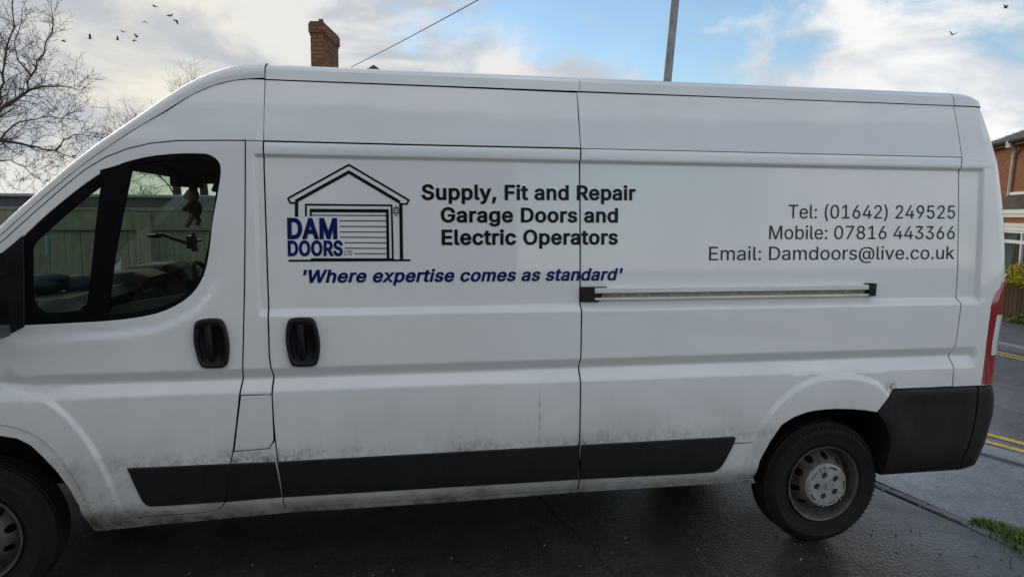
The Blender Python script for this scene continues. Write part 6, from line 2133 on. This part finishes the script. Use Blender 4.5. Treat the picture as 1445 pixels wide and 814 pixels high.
mb.tube([hp(.12, .28, 4.06), hp(.22, .08, 3.90), hp(.38, .07, 3.80), hp(.52, .07, 2.45)], .055, 8)
mb.build('downpipe', 'pipe_grey', h2, smooth=True, sharp=50)
# bay: brick dwarf wall, window, white boards, tiled lean-to roof
BO = .62
bu0, bu1 = -3.6, .30
hbox(MB(), bu0, bu1, .002, BO - .06, GH, -.10).build('bay_wall', 'house_brick', h2, uv=huv)
hbox(MB(), bu0, bu1, .002, BO - .05, 1.60, 1.76).build('bay_wall', 'house_brick', h2, uv=huv)
hbox(MB(), bu1 - .02, bu1 + .10, .002, BO - .06, -.10, 1.60).build('bay_wall', 'house_brick', h2, uv=huv)
for nm, z0, z1, o, mt in (('fascia', 1.885, 2.02, .07, 'white_upvc'), ('board', 1.77, 1.88, .03, 'cream_paint'), ('lintel', 1.475, 1.595, .02, 'cream_paint'), ('lintel', 1.375, 1.465, .035, 'white_upvc'), ('sill', -.11, -.045, .07, 'white_upvc')):
    hbox(MB(), bu0 - .05, bu1 + .06 if nm != 'sill' else -.42, .003, BO + o, z0, z1).build(nm, mt, h2)
hbox(MB(), bu0 - .1, bu1 + .2, .003, .07, 2.47, 2.58).build('flashing_board', 'white_upvc', h2)
NC = 6
for k in range(NC):
    s0, s1 = k / NC, (k + 1) / NC
    n = 17
    mbk = None
    for j in range(n):
        ua = bu0 - .1 + (bu1 - bu0 + .25) * (j + (.5 if k % 2 else 0)) / n
        ub = ua + (bu1 - bu0 + .25) / n - .012
        o0, o1 = BO + .12 - (BO + .05) * s0, BO + .12 - (BO + .05) * s1 - .04
        z0, z1 = 2.03 + .46 * s0, 2.03 + .46 * s1 + .02
        jt = random.uniform(0, .012)
        MB().add([hp(ua, o0, z0 + .025 + jt), hp(ub, o0, z0 + .025), hp(ub, o1, z1), hp(ua, o1, z1 + jt), hp(ua, o0, z0 - .005), hp(ub, o0, z0 - .005)], [(0, 1, 2, 3), (4, 5, 1, 0)]).build('roof_tile', 'clay_tile', h2)
hbox(MB(), bu0 - .1, bu1 + .12, .003, BO + .05, 2.0, 2.028).build('roof_deck', 'dark_room', h2)
# bay window
wu0, wu1, wz0, wz1, tz = -3.2, -.45, -.04, 1.37, 1.03
win = hbox(hbox(hbox(hbox(MB(), wu1 - .075, wu1, BO - .10, BO, wz0, wz1), wu0, wu0 + .075, BO - .10, BO, wz0, wz1), wu0 + .075, wu1 - .075, BO - .10, BO, wz1 - .075, wz1), wu0 + .075, wu1 - .075, BO - .10, BO, wz0, wz0 + .07)
hbox(win, wu0 + .075, wu1 - .075, BO - .09, BO - .004, tz - .05, tz + .05)
hbox(win, -1.95, -1.87, BO - .095, BO - .002, wz0 + .07, wz1 - .075)
win = win.build('window', 'white_upvc', h2)
hbox(MB(), wu1 - .12, wu1 - .08, BO - .085, BO + .012, tz + .055, wz1 - .08).build('sash', 'white_upvc', win)
hbox(MB(), wu0 + .07, wu1 - .07, BO - .06, BO - .055, wz0 + .06, wz1 - .07).build('pane', 'house_glass', win)
hbox(MB(), wu0 - .1, wu1 + .1, -.0 + .003, .02, wz0, wz1).build('room', 'dark_room', win)
mb = MB()
rows = []
for z in np.linspace(wz0, wz1 - .05, 8):
    t = (z - wz0) / (wz1 - wz0)
    r_ = []
    for k in range(40):
        u = -.50 - (.55 + .35 * t ** 2) * k / 39
        r_.append(hp(u, BO - .16 + .018 * sin(k * 1.3) + .01 * sin(k * .5 + 2 * t), z))
    rows.append(r_)
MB().grid(rows).build('curtain', 'curtain_cloth', win, smooth=True)
# upstairs window and front door, hidden from here by the van or outside the picture
for (u0, u1, z0, z1) in ((-3.2, -1.6, 2.75, 3.85), (-7.6, -6.0, 2.75, 3.85), (-7.6, -5.6, .2, 1.4)):
    w_ = hbox(MB(), u0, u1, .002, .05, z0, z1).build('window', 'white_upvc', h2)
    hbox(MB(), u0 + .08, u1 - .08, .051, .058, z0 + .08, z1 - .08).build('pane', 'house_glass', w_)
    
# garden fence, bush and plants in front of that house
bf = thing('garden_fence', 'low dark brown vertical board fence along the far pavement', 'fence', (*along(*L_wall, 0), -.63))
t = -6.0
while t < 7.0:
    w = .125
    a = along(*L_wall, t + w / 2)
    ob = MB().box((0, 0, 0), (.022, w - .014, .84)).build('slat', 'brown_timber', bf)
    ob.location = Vector((a[0] + random.uniform(-.004, .004), a[1], gz(a[0]) + .56 + random.uniform(-.01, .01))) - Vector(bf.location)
    ob.rotation_euler = (0, 0, math.atan2(-WD[0], WD[1]))
    t += w
for zz in (.30, .75):
    a = along(*L_wall, .5)
    ob = MB().box((0, 0, 0), (.05, 13.2, .08)).build('rail', 'brown_timber', bf)
    ob.location = Vector((a[0] + .04, a[1], gz(a[0]) + zz)) - Vector(bf.location)
    ob.rotation_euler = (0, 0, math.atan2(-WD[0], WD[1]))


def leafy(name, label, cat, blobs, n, size, mat, base, stems=8):
    o = thing(name, label, cat, base)
    mb = MB()
    for k in range(n):
        c, r = random.choice(blobs)
        v = Vector((random.gauss(0, 1), random.gauss(0, 1), random.gauss(0, 1))).normalized() * (random.random() ** .4)
        p = Vector(c) + Vector((v.x * r[0], v.y * r[1], v.z * r[2]))
        if random.random() < .12:
            p += v * random.uniform(.02, .10)
        nrm = (v + Vector((random.gauss(0, .6), random.gauss(0, .6), random.gauss(.3, .6)))).normalized()
        a = nrm.orthogonal().normalized()
        a = Matrix.Rotation(random.uniform(0, 2 * pi), 3, nrm) @ a
        b = nrm.cross(a)
        s = size * random.uniform(.6, 1.3)
        mb.add([p - a * s, p - b * s * .45 + nrm * s * .1, p + a * s, p + b * s * .45 + nrm * s * .1], [(0, 1, 2, 3)])
    mb.build('foliage', mat, o)
    mb = MB()
    for k in range(stems):
        c, r = random.choice(blobs)
        b0 = Vector(base) + Vector((random.uniform(-.1, .1), random.uniform(-.1, .1), 0))
        mb.tube([b0, b0.lerp(Vector(c), .5) + Vector((random.uniform(-.1, .1), random.uniform(-.1, .1), 0)), Vector(c) + Vector((random.uniform(-.2, .2), random.uniform(-.2, .2), .1))], [.02, .014, .006], 5)
    mb.build('stem', 'twig', o)
    return o


leafy('garden_bush', 'golden yellow leafy bush spilling over the brown fence below the bay window', 'bush',
      [((15.75, 9.50, .74), (.35, .42, .42)), ((15.62, 9.98, .52), (.25, .32, .24)), ((15.7, 9.1, .85), (.35, .45, .5)), ((15.42, 9.85, .40), (.16, .28, .16)), ((15.9, 8.6, .6), (.4, .5, .5))], 6500, .038, 'golden_leaf', (15.8, 9.4, gz(15.8)), 14)
leafy('verge_plant', 'low yellow green weed at the foot of the brown fence', 'plant',
      [((15.30, 9.72, -.50), (.14, .26, .12)), ((15.33, 9.45, -.43), (.14, .22, .17)), ((15.34, 10.0, -.55), (.10, .2, .07))], 900, .032, 'green_leaf', (15.33, 9.6, gz(15.4)), 6)

# ------------------------------------------------------------------ unseen house added behind the camera: blocks low sky and shows in the paint
h3 = thing('sky_block_house', 'rendered grey house added unseen opposite the van to block low sky', 'house', (-1.5, -9.0, 0))
MB().box((-2.2, -12.0, 2.15), (12.4, 6.0, 4.3)).build('wall', 'garage_wall', h3)
mb = MB()
mb.add([(-8.7, -8.7, 4.25), (4.3, -8.7, 4.25), (2.6, -12, 5.9), (-7.0, -12, 5.9), (4.3, -15.3, 4.25), (-8.7, -15.3, 4.25)], [(0, 1, 2, 3), (3, 2, 4, 5), (1, 4, 2), (0, 3, 5), (0, 5, 4, 1)])
mb.build('roof', 'slate', h3)
for (x0, x1, z0, z1) in ((-6.6, -5.0, 1.0, 2.2), (-.6, .8, 1.0, 2.2), (-6.6, -5.0, 3.0, 3.9), (-.6, .8, 3.0, 3.9)):
    w_ = MB().box(((x0 + x1) / 2, -8.985, (z0 + z1) / 2), (x1 - x0, .05, z1 - z0)).build('window', 'white_upvc', h3)
    MB().box(((x0 + x1) / 2, -8.955, (z0 + z1) / 2), (x1 - x0 - .14, .012, z1 - z0 - .14)).build('pane', 'house_glass', w_)
d_ = MB().box((-3.0, -8.985, 1.02), (.95, .05, 2.04)).build('door', 'garage_felt', h3)
MB().box((-2.65, -8.945, 1.0), (.12, .03, .03)).build('handle', 'galvanised', d_)
